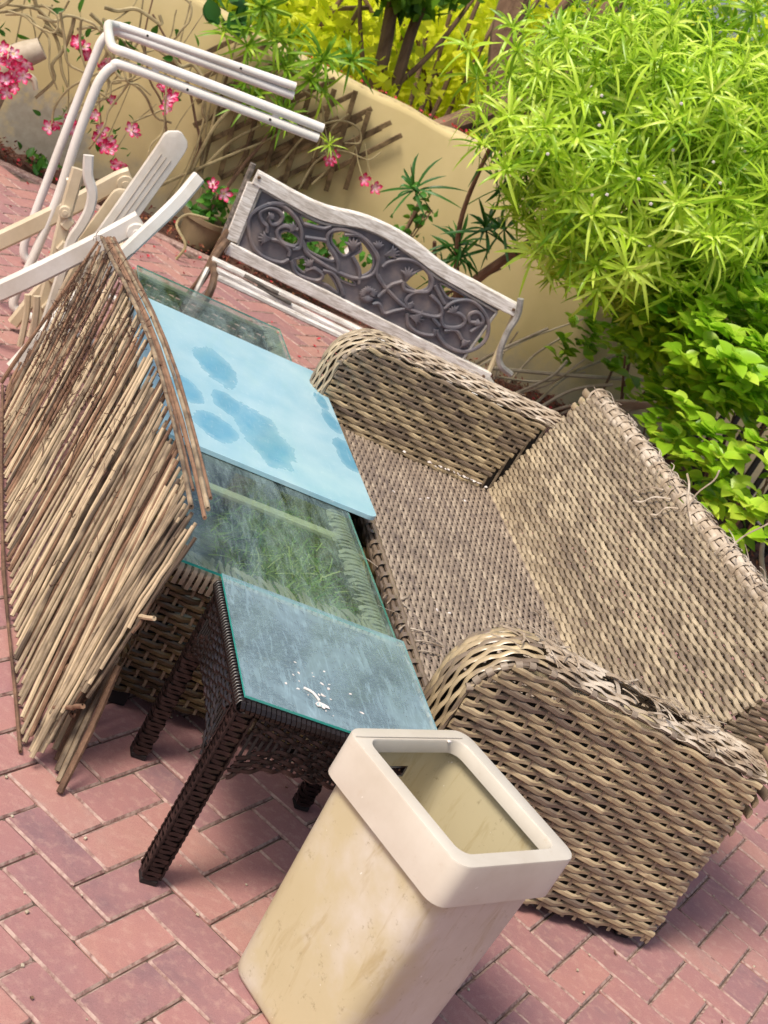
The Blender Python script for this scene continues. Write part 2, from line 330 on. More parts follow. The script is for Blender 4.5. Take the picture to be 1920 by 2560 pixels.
PETALR = simple('red petal', (.35, .01, .02), (.62, .03, .05), 30, .6, 80, .1)
PETALW = simple('pale petal', (.7, .6, .55), (.85, .8, .76), 30, .6, 80, .1)
STICK = simple('peeled twig', (.075, .048, .03), (.52, .395, .25), 15, .75, 160, .7, .0015, stretch=(1, 1, .35), rnd=.9)
STICK_D = simple('barky twig', (.07, .035, .02), (.30, .17, .10), 22, .85, 160, 1., .003, rnd=.5)
FIBRE = simple('dark fibre', (.03, .012, .008), (.12, .05, .025), 10, .9)
def flowermat():
    m, n, l = newmat('desert rose petal'); at = n.new('ShaderNodeAttribute'); at.attribute_name = 'shade'
    v = mth(n, l, 'ADD', at.outputs['Fac'], mth(n, l, 'MULTIPLY', mth(n, l, 'SUBTRACT', objrand(n), .5), .35))
    col = ramp(n, l, v, [(0, (.85, .6, .3)), (.12, (.90, .70, .76)), (.40, (.85, .30, .48)), (.66, (.70, .02, .14)), (1, (.45, .002, .05))])
    return finish(m, n, l, col, .5, trans=.25)
FLOWER = flowermat()
def glassmat(name, tint, dust_refl, d0, d1, nsc=(6, 30), rough=.06, marks=None, gl=.5, streak=(1, 1, 1)):
    m, n, l = newmat(name); c = coords(n, l, 'Object', streak)
    f = noise(n, l, c, nsc[0], 6, .65, .6); g = noise(n, l, c, nsc[1], 5, .8)
    k = ramp(n, l, f, [(.35, d0), (.68, d1)])
    sm_ = noise(n, l, coords(n, l, 'Object', (9, 1.2, 1), (0, 0, .5)), 9, 5, .7, 1.)
    k = mth(n, l, 'ADD', k, mth(n, l, 'MULTIPLY', ramp(n, l, g, [(.60, 0.), (.70, 1.)]), .12), clamp=True)
    k = mth(n, l, 'ADD', k, mth(n, l, 'MULTIPLY', ramp(n, l, sm_, [(.5, 0.), (.75, 1.)]), .22), clamp=True)
    if marks is not None: k = marks(n, l, k)
    tr = n.new('ShaderNodeBsdfTransparent'); tr.inputs[0].default_value = (*tint, 1)
    gs = n.new('ShaderNodeBsdfGlossy'); gs.inputs['Roughness'].default_value = rough
    fr = n.new('ShaderNodeFresnel'); fr.inputs[0].default_value = 1.33
    df = n.new('ShaderNodeBsdfDiffuse'); df.inputs[0].default_value = (*dust_refl, 1)
    m1 = n.new('ShaderNodeMixShader'); l.new(k, m1.inputs[0]); l.new(tr.outputs[0], m1.inputs[1]); l.new(df.outputs[0], m1.inputs[2])
    m2 = n.new('ShaderNodeMixShader'); l.new(fr.outputs[0], m2.inputs[0]); l.new(m1.outputs[0], m2.inputs[1]); l.new(gs.outputs[0], m2.inputs[2])
    o = n.new('ShaderNodeOutputMaterial'); l.new(m2.outputs[0], o.inputs[0]); return m
def rings(n, l, k):
    v = coords(n, l)
    for (x, y, r) in ((.32, .35, .055), (.35, .17, .07), (.09, .22, .07)):
        mp = n.new('ShaderNodeVectorMath'); mp.operation = 'DISTANCE'; l.new(v, mp.inputs[0]); mp.inputs[1].default_value = (x, y, .004)
        d = mth(n, l, 'ADD', mp.outputs['Value'], mth(n, l, 'MULTIPLY', mth(n, l, 'SUBTRACT', noise(n, l, v, 14, 4), .5), .06))
        rg = ramp(n, l, mth(n, l, 'MULTIPLY', d, 1 / r), [(.55, -.25 if False else 0.), (.86, 0.), (.97, .35), (1., .0)])
        k = mth(n, l, 'ADD', k, rg, clamp=True)
    return k
GLASS_S = glassmat('dusty sky-tinted small glass', (.74, .92, .95), (.50, .70, .78), .22, .46, (5, 40), .06, rings)  # pale blue of the dust also paints the sky's reflection
GLASS_B = glassmat('dusty long glass', (.74, .93, .90), (.40, .54, .52), .04, .32, (4, 40), .05, None, streak=(3.5, 1, 1))
def edgeglass():
    m, n, l = newmat('green glass edge')
    return finish(m, n, l, (.04, .36, .31), .15, spec=.6)
GEDGE = edgeglass()
def sheetmat():
    m, n, l = newmat('pale blue back-painted glass'); c = coords(n, l); f = noise(n, l, c, 7, 5, .6); f2 = noise(n, l, c, 90, 4, .7)
    col = ramp(n, l, f, [(.3, (.27, .49, .58)), (.7, (.40, .59, .65))])
    k = None
    for (x, y, a, b, ro) in ((-.08, .15, .07, .15, .1), (-.20, -.16, .05, .10, .1), (-.07, -.13, .05, .08, .0), (-.13, -.35, .07, .09, 0), (.03, -.27, .085, .20, .1), (.30, .26, .022, .07, 0.1), (.31, .10, .03, .08, 0.1), (.32, -.13, .04, .12, 0.)):
        mp = n.new('ShaderNodeMapping'); mp.vector_type = 'TEXTURE'; mp.inputs['Location'].default_value = (x, y, 0)
        mp.inputs['Rotation'].default_value = (0, 0, ro); mp.inputs['Scale'].default_value = (a, b, 10); l.new(c, mp.inputs[0])
        ln = n.new('ShaderNodeVectorMath'); ln.operation = 'LENGTH'; l.new(mp.outputs[0], ln.inputs[0])
        d = mth(n, l, 'ADD', ln.outputs['Value'], mth(n, l, 'MULTIPLY', mth(n, l, 'SUBTRACT', noise(n, l, c, 13, 4, .6), .5), 1.0))
        q = ramp(n, l, d, [(.60, 1.), (.94, .55), (1.02, 0.)])
        k = q if k is None else mth(n, l, 'MAXIMUM', k, q)
    k = mth(n, l, 'MULTIPLY', k, mth(n, l, 'ADD', mth(n, l, 'MULTIPLY', f, .9), .35), clamp=True)
    col = mixc(n, l, k, col, mixc(n, l, noise(n, l, c, 12, 5, .7), (.03, .24, .40), (.14, .40, .52)))
    sc1 = noise(n, l, coords(n, l, 'Object', (40, 2, 1), (0, 0, 1.1)), 6, 4, .7, .4); sc2 = noise(n, l, c, 34, 6, .8)
    col = mixc(n, l, ramp(n, l, sc1, [(.62, 0.), (.72, .45)]), col, (.66, .78, .82))
    col = mixc(n, l, ramp(n, l, sc2, [(.60, 0.), (.68, .55)]), col, (.62, .74, .76))
    col = mixc(n, l, ramp(n, l, noise(n, l, c, 3, 5, .6, .6), [(.5, 0.), (.7, .35)]), col, (.34, .52, .56))
    col = mixc(n, l, ramp(n, l, f2, [(.68, 0.), (.74, .8)]), col, (.80, .85, .86))
    ro = mth(n, l, 'SUBTRACT', .32, mth(n, l, 'MULTIPLY', k, .24))
    return finish(m, n, l, col, ro, f2, .05, .0005, .6, coat=.2)
SHEET = sheetmat()
def binmat(name, stain):
    m, n, l = newmat(name); c = coords(n, l); f = noise(n, l, c, 5, 5, .6); f2 = noise(n, l, c, 38, 5, .75); f3 = noise(n, l, coords(n, l, 'Object', (1, 1, .18)), 26, 4, .7, .5)
    col = ramp(n, l, f, [(.3, (.49, .43, .35)), (.7, (.61, .56, .48))])
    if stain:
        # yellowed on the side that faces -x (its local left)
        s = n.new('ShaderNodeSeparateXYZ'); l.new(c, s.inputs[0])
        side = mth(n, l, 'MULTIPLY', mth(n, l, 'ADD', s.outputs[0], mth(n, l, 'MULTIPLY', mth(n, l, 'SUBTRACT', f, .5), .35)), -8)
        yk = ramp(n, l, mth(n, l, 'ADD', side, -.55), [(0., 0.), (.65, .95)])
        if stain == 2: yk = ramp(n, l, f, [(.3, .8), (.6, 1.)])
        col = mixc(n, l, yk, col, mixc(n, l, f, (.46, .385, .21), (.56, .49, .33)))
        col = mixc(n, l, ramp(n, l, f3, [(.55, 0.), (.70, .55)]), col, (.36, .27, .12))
    col = mixc(n, l, ramp(n, l, f2, [(.60, 0.), (.70, .75)]), col, (.30, .24, .14) if stain else (.50, .43, .34))
    col = mixc(n, l, ramp(n, l, noise(n, l, c, 55, 3), [(.72, 0.), (.75, .8)]), col, (.78, .74, .68))
    return finish(m, n, l, col, .42, f2, .06, .001, .5)
BIN_B = binmat('bin body plastic', 1); BIN_R = binmat('bin rim plastic', 0); BIN_I = binmat('bin inside stained', 2)
# ================================================================= SETTING
def in_view(p, m=1.12):
    d = np.asarray(p, float) - np.array([0, 0, CAMH]); c = M.T @ d
    return c[2] > .2 and abs(c[0] / c[2]) < .2595 * m and abs(c[1] / c[2]) < .346 * m, c[2]
V, F = box(-300, 300, -300, 300, -.12, -.10); ground = obj('ground', (V, F), SOIL, smooth=False, kind='structure')
paving = obj('paving', box(-4, 4.35, -2, 7.10, -.09, -.007), JOINT, smooth=False, kind='structure')
def brick_mesh(nm, mat, seed):
    r = np.random.default_rng(seed); L, W_ = .1972, .0972; j = lambda: r.uniform(-.0009, .0009)
    def ring(i, z):
        a, b = L / 2 - i, W_ / 2 - i; q = .004
        return [(-a + q, -b, z), (a - q, -b, z), (a, -b + q, z), (a, b - q, z), (a - q, b, z), (-a + q, b, z), (-a, b - q, z), (-a, -b + q, z)]
    V = [(x + j(), y + j(), z) for (x, y, z) in ring(0, -.02)] + [(x + j(), y + j(), z) for (x, y, z) in ring(.0004, -.0045)] + [(x + j(), y + j(), z + j() * .4) for (x, y, z) in ring(.0045, -.0003)]
    F = []
    for l_ in range(2):
        for k in range(8): F.append((l_ * 8 + k, l_ * 8 + (k + 1) % 8, l_ * 8 + 8 + (k + 1) % 8, l_ * 8 + 8 + k))
    F.append(tuple(range(16, 24)))
    return V, F, [1 if i >= 8 and i < 16 else 0 for i in range(16)] + [0]
bricks = []
o0 = np.array([.845, 2.41]); Uu = np.array([.7071, -.7071]); Vv = np.array([-.7071, -.7071])
for k in range(-90, 91):
    for q in range(-90, 91):
        for typ in (0, 1):
            if (k - q) % 4 != (2 if typ == 0 else 1): continue
            c = o0 + .1 * ((k + 1) * Uu + (q + .5) * Vv if typ == 0 else (k + .5) * Uu + (q + 1) * Vv)
            if -3.6 < c[0] < 4.28 and -1.4 < c[1] < 7.02: bricks.append((c[0], c[1], -PI / 4 if typ == 0 else PI / 4))
def bkey(b):
    v, d = in_view((b[0], b[1], 0)); return (0 if v else 1, d)
def hidden(b):      # under the big furniture: never among the ones that show
    return (1.0 < b[0] < 1.35 and 3.2 < b[1] < 4.7) or (1.6 < b[0] < 2.15 and 2.8 < b[1] < 4.2)
bricks.sort(key=lambda b: (hidden(b), *bkey(b)))
bm_ = [brick_mesh('brick', None, s) for s in range(5)]
shared = [mk('brick', np.array(v), f, [BR_O, BR_E], False, None, fm) for v, f, fm in bm_]
rest = []; restm = []
for i, (x, y, a) in enumerate(bricks):
    dz = rng.uniform(-.0022, .0012); tx, ty = rng.uniform(-.006, .006, 2); a += rng.uniform(-.008, .008) + (PI if rng.random() < .5 else 0)
    Mx = Matrix.Translation((x, y, dz)) @ Matrix.Rotation(a, 4, 'Z') @ Matrix.Rotation(tx, 4, 'X') @ Matrix.Rotation(ty, 4, 'Y')
    if i < 300:
        o = bpy.data.objects.new('brick', shared[i % 5]); link(o, paving); o.matrix_local = Mx
    else:
        v, f, fm = bm_[i % 5]; rest.append(xf((np.array(v), f), Mx)); restm += fm
obj('brick_field', join(rest), [BR_I, BR_E], paving, False, kind='stuff', fm=restm)
# garden bed along the wall and beside it
def lumpy(x0, x1, y0, y1, z, nx, ny, amp, mat, name):
    X, Y = np.meshgrid(np.linspace(x0, x1, nx), np.linspace(y0, y1, ny))
    Z = z + amp * (np.sin(X * 9 + Y * 5) * .3 + rng.random(X.shape) - .5)
    V = np.stack([X, Y, Z], -1).reshape(-1, 3); i = np.arange(ny - 1)[:, None] * nx + np.arange(nx - 1)[None]
    return obj(name, (V, np.stack([i, i + 1, i + nx + 1, i + nx], -1).reshape(-1, 4)), mat, kind='structure')
lumpy(-4, 4.36, 7.10, 7.62, -.01, 200, 18, .035, SOIL, 'garden_bed')
lumpy(4.36, 4.9, -1.5, 7.62, -.01, 18, 190, .04, SOIL, 'garden_bed')
obj('kerb_edge', box(-4, 4.36, 7.03, 7.095, -.05, .012, .006), BR_E, smooth=False, kind='structure')
obj('path', box(4.9, 9, -2, 9.5, -.09, -.005), simple('pale path', (.42, .33, .28), (.60, .50, .44), 8, .9), smooth=False, kind='structure')
# ---- the wall
wl = thing('garden_wall', 'low ochre rendered garden wall with flaking paint along its foot', 'wall', (2, 7.5, 0))
n_ = 120; xs = np.linspace(-5, 6.2, n_); top = 1.025 + .012 * np.sin(xs * 2.1) + .006 * rng.standard_normal(n_)
top = top + np.clip((xs - 1.6), 0, 3) * .035
prof = []
for x, t in zip(xs, top): prof.append([(x, 7.50, -.1), (x, 7.50, t - .03), (x, 7.512, t - .008), (x, 7.53, t), (x, 7.67, t + .003), (x, 7.70, t - .02), (x, 7.70, -.1)])
prof = np.array(prof).reshape(-1, 3); i = np.arange(n_ - 1)[:, None] * 7 + np.arange(6)[None]
obj('rendered_face', (prof, np.stack([i, i + 1, i + 8, i + 7], -1).reshape(-1, 4)[:, ::-1]), WALL, wl)
# ---- dark railing fence at the right
fe = thing('railing_fence', 'dark upright railing fence behind the round-leaved shrub', 'fence', (4.56, 5.5, 0))
obj('rail', bar((4.56, 2.5, .10), (4.56, 7.45, .10), .04, .06), DARK_RAIL_CORE, fe); obj('rail', bar((4.56, 2.5, .95), (4.56, 7.45, .95), .04, .05), DARK_RAIL_CORE, fe)
pk = mk('paling', *bar((0, 0, 0), (0, 0, .98), .018, .035, (1, 0, 0)), DARK_RAIL_CORE)
for k in range(38):
    o = bpy.data.objects.new('paling', pk); link(o, fe); o.location = (rng.uniform(-.004, .004), -2.95 + k * .128, 0)
# ---- trellis on the wall
tr = thing('wall_trellis', 'expanding diamond trellis of brown laths fixed to the ochre wall', 'trellis', (1.5, 7.46, .3))
slat_a = np.array(ADIR[1]) - np.array(ADIR[0]); slat_b = np.array(BDIR[1]) - np.array(BDIR[0])
for k, b in enumerate(ABOT):
    p1 = np.array(b); p0 = p1 - slat_a * (1.0 if k == 0 else min(1.0 + .28 * k, 1.28)) * rng.uniform(.98, 1.03)
    obj('lath', bar((p0[0], 7.455, p0[1]), (p1[0], 7.458, p1[1]), .026, .010, (0, -1, 0)), TREL, tr)
for k, b in enumerate(TIPS):
    p0 = np.array(b) + (.01, .012); ln = [.55, .95, 1.15, 1.2, 1.1, .9, .75, .6][k]
    p1 = p0 + slat_b / np.linalg.norm(slat_b) * ln * .62
    obj('lath', bar((p0[0], 7.470, p0[1]), (p1[0], 7.472, p1[1]), .026, .010, (0, -1, 0)), TREL, tr)
for k in range(2, 6):
    p0 = np.array(ABOT[k]) + (.02, .06); p1 = p0 + slat_b / np.linalg.norm(slat_b) * .3 * -1
    obj('lath', bar((p0[0] - .1, 7.470, p0[1] - .13), (p1[0] + .12, 7.472, p1[1] + .17), .026, .010, (0, -1, 0)), TREL, tr)
# ================================================================= WEAVING
def weave(P, N, stake, shift, A, B, rw, rn, seg=6, per=3, spp=None, hum=None):
    """one strand: resample base path P (with normals N), wave it over and under the stakes"""
    P = np.asarray(P, float); N = np.asarray(N, float)
    d = np.r_[0, np.cumsum(np.linalg.norm(np.diff(P, axis=0), axis=1))]
    spp = spp or 9; n = max(4, int(d[-1] / (per * stake) * spp)); s = np.linspace(0, d[-1], n)
    Q = np.stack([np.interp(s, d, P[:, c]) for c in range(3)], 1); NN = unit(np.stack([np.interp(s, d, N[:, c]) for c in range(3)], 1))
    ph = s / stake / per + shift; wv = np.cos(2 * PI * ph)
    off = A * np.clip(1.45 * wv + .35, -1.15, 1)
    T = unit(np.gradient(Q, axis=0)); Bn = unit(np.cross(T, NN))
    jit = rng.normal(0, .0006, 2)
    path = Q + NN * (off + jit[0])[:, None] + Bn * (B * np.sin(2 * PI * ph) + jit[1])[:, None]
    V, F = sweep(path, circ(seg, rw, rn), ups=NN)
    hn = int(ph.max() - ph.min()) + 4; hv = rng.random(hn); hi = np.floor(ph - ph.min() + .5).astype(int)
    sh = np.repeat(hv[np.clip(hi, 0, hn - 1)], seg); sh = np.r_[sh, .5, .5]
    return (V, F), sh
def strand(parent, mat, P, N, stake, shift, A, B, rw, rn, name='wicker_strand', **k):
    VF, sh = weave(P, N, stake, shift, A, B, rw, rn, **k)
    return obj(name, VF, mat, parent, True, sh)
def ribbonwrap(c, ax, r, w_, t_=.0016, a0=0, a1=2 * PI, n=12, ref=(0, 0, 1)):
    """flat strap wound round an axis"""
    ax = unit(np.array(ax, float)); u = unit(np.cross(ax, ref)); v = np.cross(ax, u); t = np.linspace(a0, a1, n)
    P = np.asarray(c) + r * (np.cos(t)[:, None] * u + np.sin(t)[:, None] * v)
    return sweep(P, rectprof(w_, t_, t_ * .3), ups=unit(P - np.asarray(c)))
def straps(pts, ax, r, w_):
    out = []
    for p, a in zip(pts, ax): out.append(ribbonwrap(p, a, r, w_, ref=(.3, .9, .2) if abs(unit(np.array(a))[2]) > .7 else (0, 0, 1)))
    return join(out)
# ================================================================= SOFA
sofa = thing('wicker_sofa', 'large brown wicker two-arm sofa with frayed bleached arm tops, no cushions', 'sofa', (1.85, 3.5, 0))
def part(name, parent):
    o = bpy.data.objects.new(name, None); o.empty_display_size = .05; link(o, parent); o['_l'] = [0, 0, 0]; return o
def arm_top(x, near):
    return .597 - max(0, x - 1.62) * (.098 if near else 0) if near else .642
def arm(near):
    a = part('armrest', sofa)
    yo, yi = (2.536, 2.69) if near else (4.48, 4.33)
    H = .597 if near else .642; r = .12; x0 = 1.458; X1 = 2.25
    def xf0(z): return x0 if z <= H - r else x0 + r - math.sqrt(max(0, r * r - (z - H + r) ** 2))
    def xend(z):
        if not near: return X1
        return X1 if z < .53 else min(X1, 1.62 + (H - z) / .098)
    for side, y, ny in (('o', yo, -1 if near else 1), ('i', yi, 1 if near else -1)):
        z0 = .035 if side == 'o' else .345; nrow = int(round((H - .006 - z0) / .0178)); SK = .034 if side == 'o' else .031
        for k in range(nrow):
            q_ = (k + .3) / nrow; z = z0 + (H - .004 - z0) * q_; xa, xb = xf0(z) + .003, X1
            if side == 'i': xb = min(xb, 2.10 + (z - .36) * .36)
            if xb - xa < .06: continue
            n = 14; xx = np.linspace(xa, xb, n); tt = np.array([arm_top(x, near) for x in xx]); P = np.stack([xx, np.full(n, y), z0 + (tt - .004 - z0) * q_], 1)
            N = np.tile((0, ny, 0), (n, 1)); 
            # humps stay aligned by world x
            sh = (xa - x0) / SK / 3 + k / 3.
            strand(a, W_TAN, P, N, SK, sh,   .0042 , -.0028 * ny, .0081, .0056, spp=13)
        # stakes behind the strands
        st = []
        for x in np.arange(x0 + .03, X1, SK):
            zt = H - .01 if x > x0 + r else H - r + math.sqrt(max(0, r * r - (x - x0 - r) ** 2)) - .01
            if near and x > 1.62: zt = arm_top(x, True) - .01
            st.append(bar((x, y, z0 - .01), (x, y, zt), .009, .004, (0, ny, 0)))
        obj('stakes', join(st), W_LIGHT, a, kind='stuff')
    # band over the front and the top
    t = np.linspace(PI, PI / 2, 9)
    prof = [(x0, .02), (x0 - .004, .25)] + [(x0 + r + (r) * math.cos(q), H - r + r * math.sin(q)) for q in t] + [(x, arm_top(x, near)) for x in np.linspace(x0 + r + .06, 2.26, 8)]
    prof = np.array(prof); tg = unit(np.gradient(prof, axis=0)); nr = np.stack([-tg[:, 1], tg[:, 0]], 1)
    nb = 12; wd = yi - yo
    for k in range(nb):
        y = yo + wd * (k + .5) / nb; e = 1 - ((k - (nb - 1) / 2) / ((nb - 1) / 2)) ** 2; cr = .026 * e + .002
        P = np.stack([prof[:, 0] + nr[:, 0] * cr, np.full(len(prof), y), prof[:, 1] + nr[:, 1] * cr], 1)
        N = np.stack([nr[:, 0], np.zeros(len(prof)), nr[:, 1]], 1)
        segs = [(0, 99)]
        if near and 2 <= k <= 8:
            g0, g1 = {2: (1.86, 1.93), 3: (1.80, 1.99), 4: (1.76, 2.02), 5: (1.77, 2.04), 6: (1.78, 2.03), 7: (1.80, 2.0), 8: (1.86, 1.95)}[k]; segs = [(0, g0), (g1, 99)]
        d = np.r_[0, np.cumsum(np.linalg.norm(np.diff(P, axis=0), axis=1))]; ss = np.linspace(0, d[-1], 90)
        Pd = np.stack([np.interp(ss, d, P[:, c]) for c in range(3)], 1); Nd = unit(np.stack([np.interp(ss, d, N[:, c]) for c in range(3)], 1))
        for s0, s1 in segs:
            sel = ((Pd[:, 0] >= s0) & (Pd[:, 0] < s1)) | ((s0 == 0) & (Pd[:, 2] < H - .07) & (Pd[:, 0] < 1.6))
            for lo, hi, mt in ((-1, 1.60, W_TAN if near else W_LIGHT), (1.60, 9, W_WORN)):
                se = sel & (Pd[:, 0] >= lo - .01) & (Pd[:, 0] < hi)
                if se.sum() > 3:
                    idx = np.where(se)[0]; strand(a, mt, Pd[idx], Nd[idx], .026, k / 2. + ss[idx[0]] / .078, .0026, .0015, .0077, .0038, spp=9)
    # edge rods with lashings
    for y in (yo + (.006 if near else -.006), yi - (.006 if near else -.006)):
        P = smoothpath(np.stack([prof[:, 0] + nr[:, 0] * .001, np.full(len(prof), y), prof[:, 1] + nr[:, 1] * .001], 1), 60)
        obj('edge_rod', sweep(P, circ(7, .0062, .0062), (0, 1, 0.01)), W_LIGHT, a)
        sel = [i_ for i_ in range(8, len(P) - 2, 4)]
        T_ = unit(np.gradient(P, axis=0))
        obj('lashing', straps([P[i_] for i_ in sel for _ in (0, 1)] if False else [P[i_] for i_ in sel], [T_[i_] for i_ in sel], .0090, .016), W_EDGE, a, kind='stuff')
    # dark box added so gaps in the arm read as shade; beam above it
    inner = box(x0 + .03, 2.235, min(yo, yi) + .010, max(yo, yi) - .010, .05, .46 if near else .60)
    obj('shade_core', inner, DARK_RAIL_CORE, a, False)
    obj('frame_beam', box(x0 + .1, 2.2, (yo + yi) / 2 - .012, (yo + yi) / 2 + .03, .525, .552, .003) if near else box(x0 + .1, 2.2, 4.39, 4.42, .56, .59, .003), BEAM, a, False)
    return a
arm_n = arm(True); arm_f = arm(False)
# frayed ribbons on the near arm
def frays(parent, cx, cy, cz, sx, sy, sz, n, L0, L1, mat, w0=.006, seed=3):
    r = np.random.default_rng(seed); out = []
    for _ in range(n):
        p = np.array([cx + r.uniform(-sx, sx), cy + r.uniform(-sy, sy), cz + r.uniform(-sz, sz)]); a = r.uniform(0, 2 * PI) if sx < .3 else r.choice([0, PI]) + r.normal(0, .5)
        L = r.uniform(L0, L1); d = np.array([math.cos(a), math.sin(a), 0]); b = np.array([-d[1], d[0], 0]) * r.uniform(-.4, .4)
        k = [p + d * L * t + b * L * t * t + np.array([0, 0, L * r.uniform(.1, .55) * math.sin(t * PI * r.uniform(.8, 1.2)) * .16]) for t in (0, .33, .66, 1)]
        out.append(sweep(smoothpath(k, 9), rectprof(w0 * r.uniform(.5, 1.2), .0014, .0003), (r.uniform(-.4, .4), r.uniform(-.4, .4), 1)))
    return join(out)
obj('frayed_strip', frays(arm_n, 1.86, 2.61, .597, .20, .06, .008, 30, .03, .11, W_WORN), W_WORN, arm_n, kind='stuff')
obj('frayed_strip', frays(arm_n, 1.60, 2.61, .625, .08, .06, .004, 22, .03, .09, W_WORN, seed=5), W_WORN, arm_n, kind='stuff')
obj('frayed_strip', frays(arm_n, 2.12, 2.61, .572, .10, .06, .004, 34, .02, .07, W_WORN, .004, seed=9), W_WORN, arm_n, kind='stuff')
obj('frayed_strip', frays(arm_f, 1.85, 4.40, .668, .35, .06, .004, 60, .02, .06, W_WORN, .004, seed=6), W_WORN, arm_f, kind='stuff')
for k, x in enumerate((1.80, 1.83, 1.925, 1.955, 1.70, 1.73)):     # cross straps bared at the hole
    y = np.linspace(2.545, 2.68, 7); z = arm_top(x, True) + .018 * (1 - ((y - 2.61) / .07) ** 2) - (.012 if k % 2 else 0)
    obj('cross_strap', sweep(np.stack([x + .02 * rng.uniform(-1, 1) * (y - 2.54) / .14 * 2, y, z], 1), rectprof(.011, .002, .0005)), W_WORN, arm_n)
# ---- back
bk = part('backrest', sofa)
def xseat(Y): return 2.045 + (Y - 2.69) * .058
def bp(Y, t):        # front surface of the back, t 0 seat .. 1 top
    x0_, z0_ = xseat(Y) - .005, .335; x1_, z1_ = 2.285, .80
    return np.array([x0_ + (x1_ - x0_) * t - .012 * math.sin(PI * t), Y, z0_ + (z1_ - z0_) * t])
nr_ = np.array([-.87, 0, .46]); NB = 34
Ys = np.linspace(2.66, 4.325, 24)
for k in range(NB):
    t = (k + .5) / NB
    P = np.array([bp(y, t) for y in Ys]); strand(bk, W_LIGHT, P, np.tile(nr_, (len(P), 1)), .020, k * .45, .0034, .0016, .0066, .0042, spp=10)
st = [bar(bp(y, 0), bp(y, .99), .007, .004, nr_) for y in np.arange(2.68, 4.33, .020)]
obj('stakes', join(st), W_LIGHT, bk, kind='stuff')
# top roll
for k, ang in enumerate(np.linspace(-.5, PI * .95, 7)):
    c = np.array([2.312, 0, .796]); off = np.array([-math.cos(ang), 0, math.sin(ang)])
    P = np.array([c + off * .030 + (0, y, 0) for y in np.linspace(2.60, 4.335, 12)]); strand(bk, W_WORN, P, np.tile(off, (12, 1)), .03, k / 2., .0022, .001, .0085, .004, spp=8)
pts = [np.array([2.312, y, .796]) for y in np.arange(2.66, 4.33, .052)]
obj('lashing', straps(pts, [(0, 1, 0)] * len(pts), .0375, .013), W_WORN, bk, kind='stuff')
r2 = np.random.default_rng(12); fr = []
for _ in range(90):
    y = r2.uniform(2.7, 4.3); a = r2.uniform(.2, 2.6); p = np.array([2.312 - .037 * math.cos(a), y, .796 + .037 * math.sin(a)])
    d = unit(np.array([r2.normal(0, .35), r2.choice([-1, 1]), r2.normal(0, .2)])); L = r2.uniform(.02, .07)
    fr.append(sweep(smoothpath([p, p + d * L * .5 + np.array([-.3 * math.cos(a), 0, .3 * math.sin(a)]) * L * r2.uniform(0, .6), p + d * L], 6), rectprof(.0035, .0013, .0003)))
obj('frayed_strip', join(fr), W_WORN, bk, kind='stuff')
for (y, L, dx, q) in ((3.62, .10, .55, 0), (3.56, .12, .5, 1), (3.50, .08, .75, 2), (3.40, .22, -.1, 3), (3.46, .17, -.35, 4), (3.2, .2, -.8, 5)):
    p = np.array([2.272, y, .79]); d = unit(np.array([-.46 * dx, .55 - .1 * q, -.87 * dx])); 
    k = [p, p + d * L * .4 + nr_ * .016, p + d * L * .8 + nr_ * .010 + (0, -.01, 0), p + d * L + nr_ * .012]
    obj('loose_strip', sweep(smoothpath(k, 14), rectprof(.006, .0018, .0004), nr_), W_WORN, bk)
# rear face and ends
for k in range(26):
    z = .03 + k * .0295; x = 2.25 + max(0, z - .3) * .17
    P = np.array([(x, y, z) for y in np.linspace(2.54, 4.47, 8)]); strand(bk, W_TAN, P, np.tile((1, 0, 0), (8, 1)), .032, k * .5, .004, .001, .0135, .005, spp=6)
for y, ny in ((2.655, -1), (4.335, 1)):
    out = []
    for k in range(31):
        z = .345 + k * .0148; xa = bp(y, (z - .335) / .465)[0] + .006; xb = 2.25 + max(0, z - .3) * .17 - .004
        out.append(weave(np.array([(x, y, z) for x in np.linspace(xa, xb, 5)]), np.tile((0, ny, 0), (5, 1)), .03, k / 2., .003, 0, .0066, .004, spp=6)[0])
    obj('end_weave', join(out), W_LIGHT, bk, kind='stuff')
# ---- seat
se = part('seat', sofa)
def xfr(Y): return 1.475 + (Y - 2.69) * .0445
NS = 46
for k in range(NS):
    t = (k + .5) / NS; Y = np.linspace(2.70, 4.325, 14)
    P = np.array([(xfr(y) + .015 + (xseat(y) + .0 - xfr(y) - .015) * t, y, .352 - .010 * math.sin(PI * t)) for y in Y])
    strand(se, W_SEAT, P, np.tile((0, 0, 1), (14, 1)), .020, k / 3., .0026, .0014, .0052, .0022, spp=7)
obj('stakes', join([sweep(np.array([(xfr(y) + .012 + (xseat(y) - xfr(y) - .012) * t, y, .351 - .010 * math.sin(PI * t)) for t in np.linspace(0, 1, 9)]), rectprof(.006, .003, .001)) for y in np.arange(2.71, 4.32, .020)]), W_SEAT, se, kind='stuff')
obj('seat_base', (np.array([(xfr(2.69) + .01, 2.69, .325), (xseat(2.69), 2.69, .325), (xseat(4.33), 4.33, .325), (xfr(4.33) + .01, 4.33, .325)]), np.array([(0, 1, 2, 3)])), DARK_RAIL_CORE, se, False)
fp = part('front_panel', sofa)
for k in range(16):
    z = .05 + k * .0182; P = np.array([(xfr(y) - .002, y, z) for y in np.linspace(2.70, 4.32, 10)])
    strand(fp, W_OLIVE, P, np.tile((-1, 0, 0), (10, 1)), .029, k / 3., .0045, .003, .0072, .0052, spp=9)
for k, (dx, dz) in enumerate(((0, .345), (.012, .356), (-.003, .332))):
    P = np.array([(xfr(y) + dx, y, dz) for y in np.linspace(2.70, 4.32, 60)]); P[:, 2] += rng.normal(0, .0008, 60)
    obj('edge_rod', sweep(P, circ(7, .0075, .0075)), W_TAN, fp)
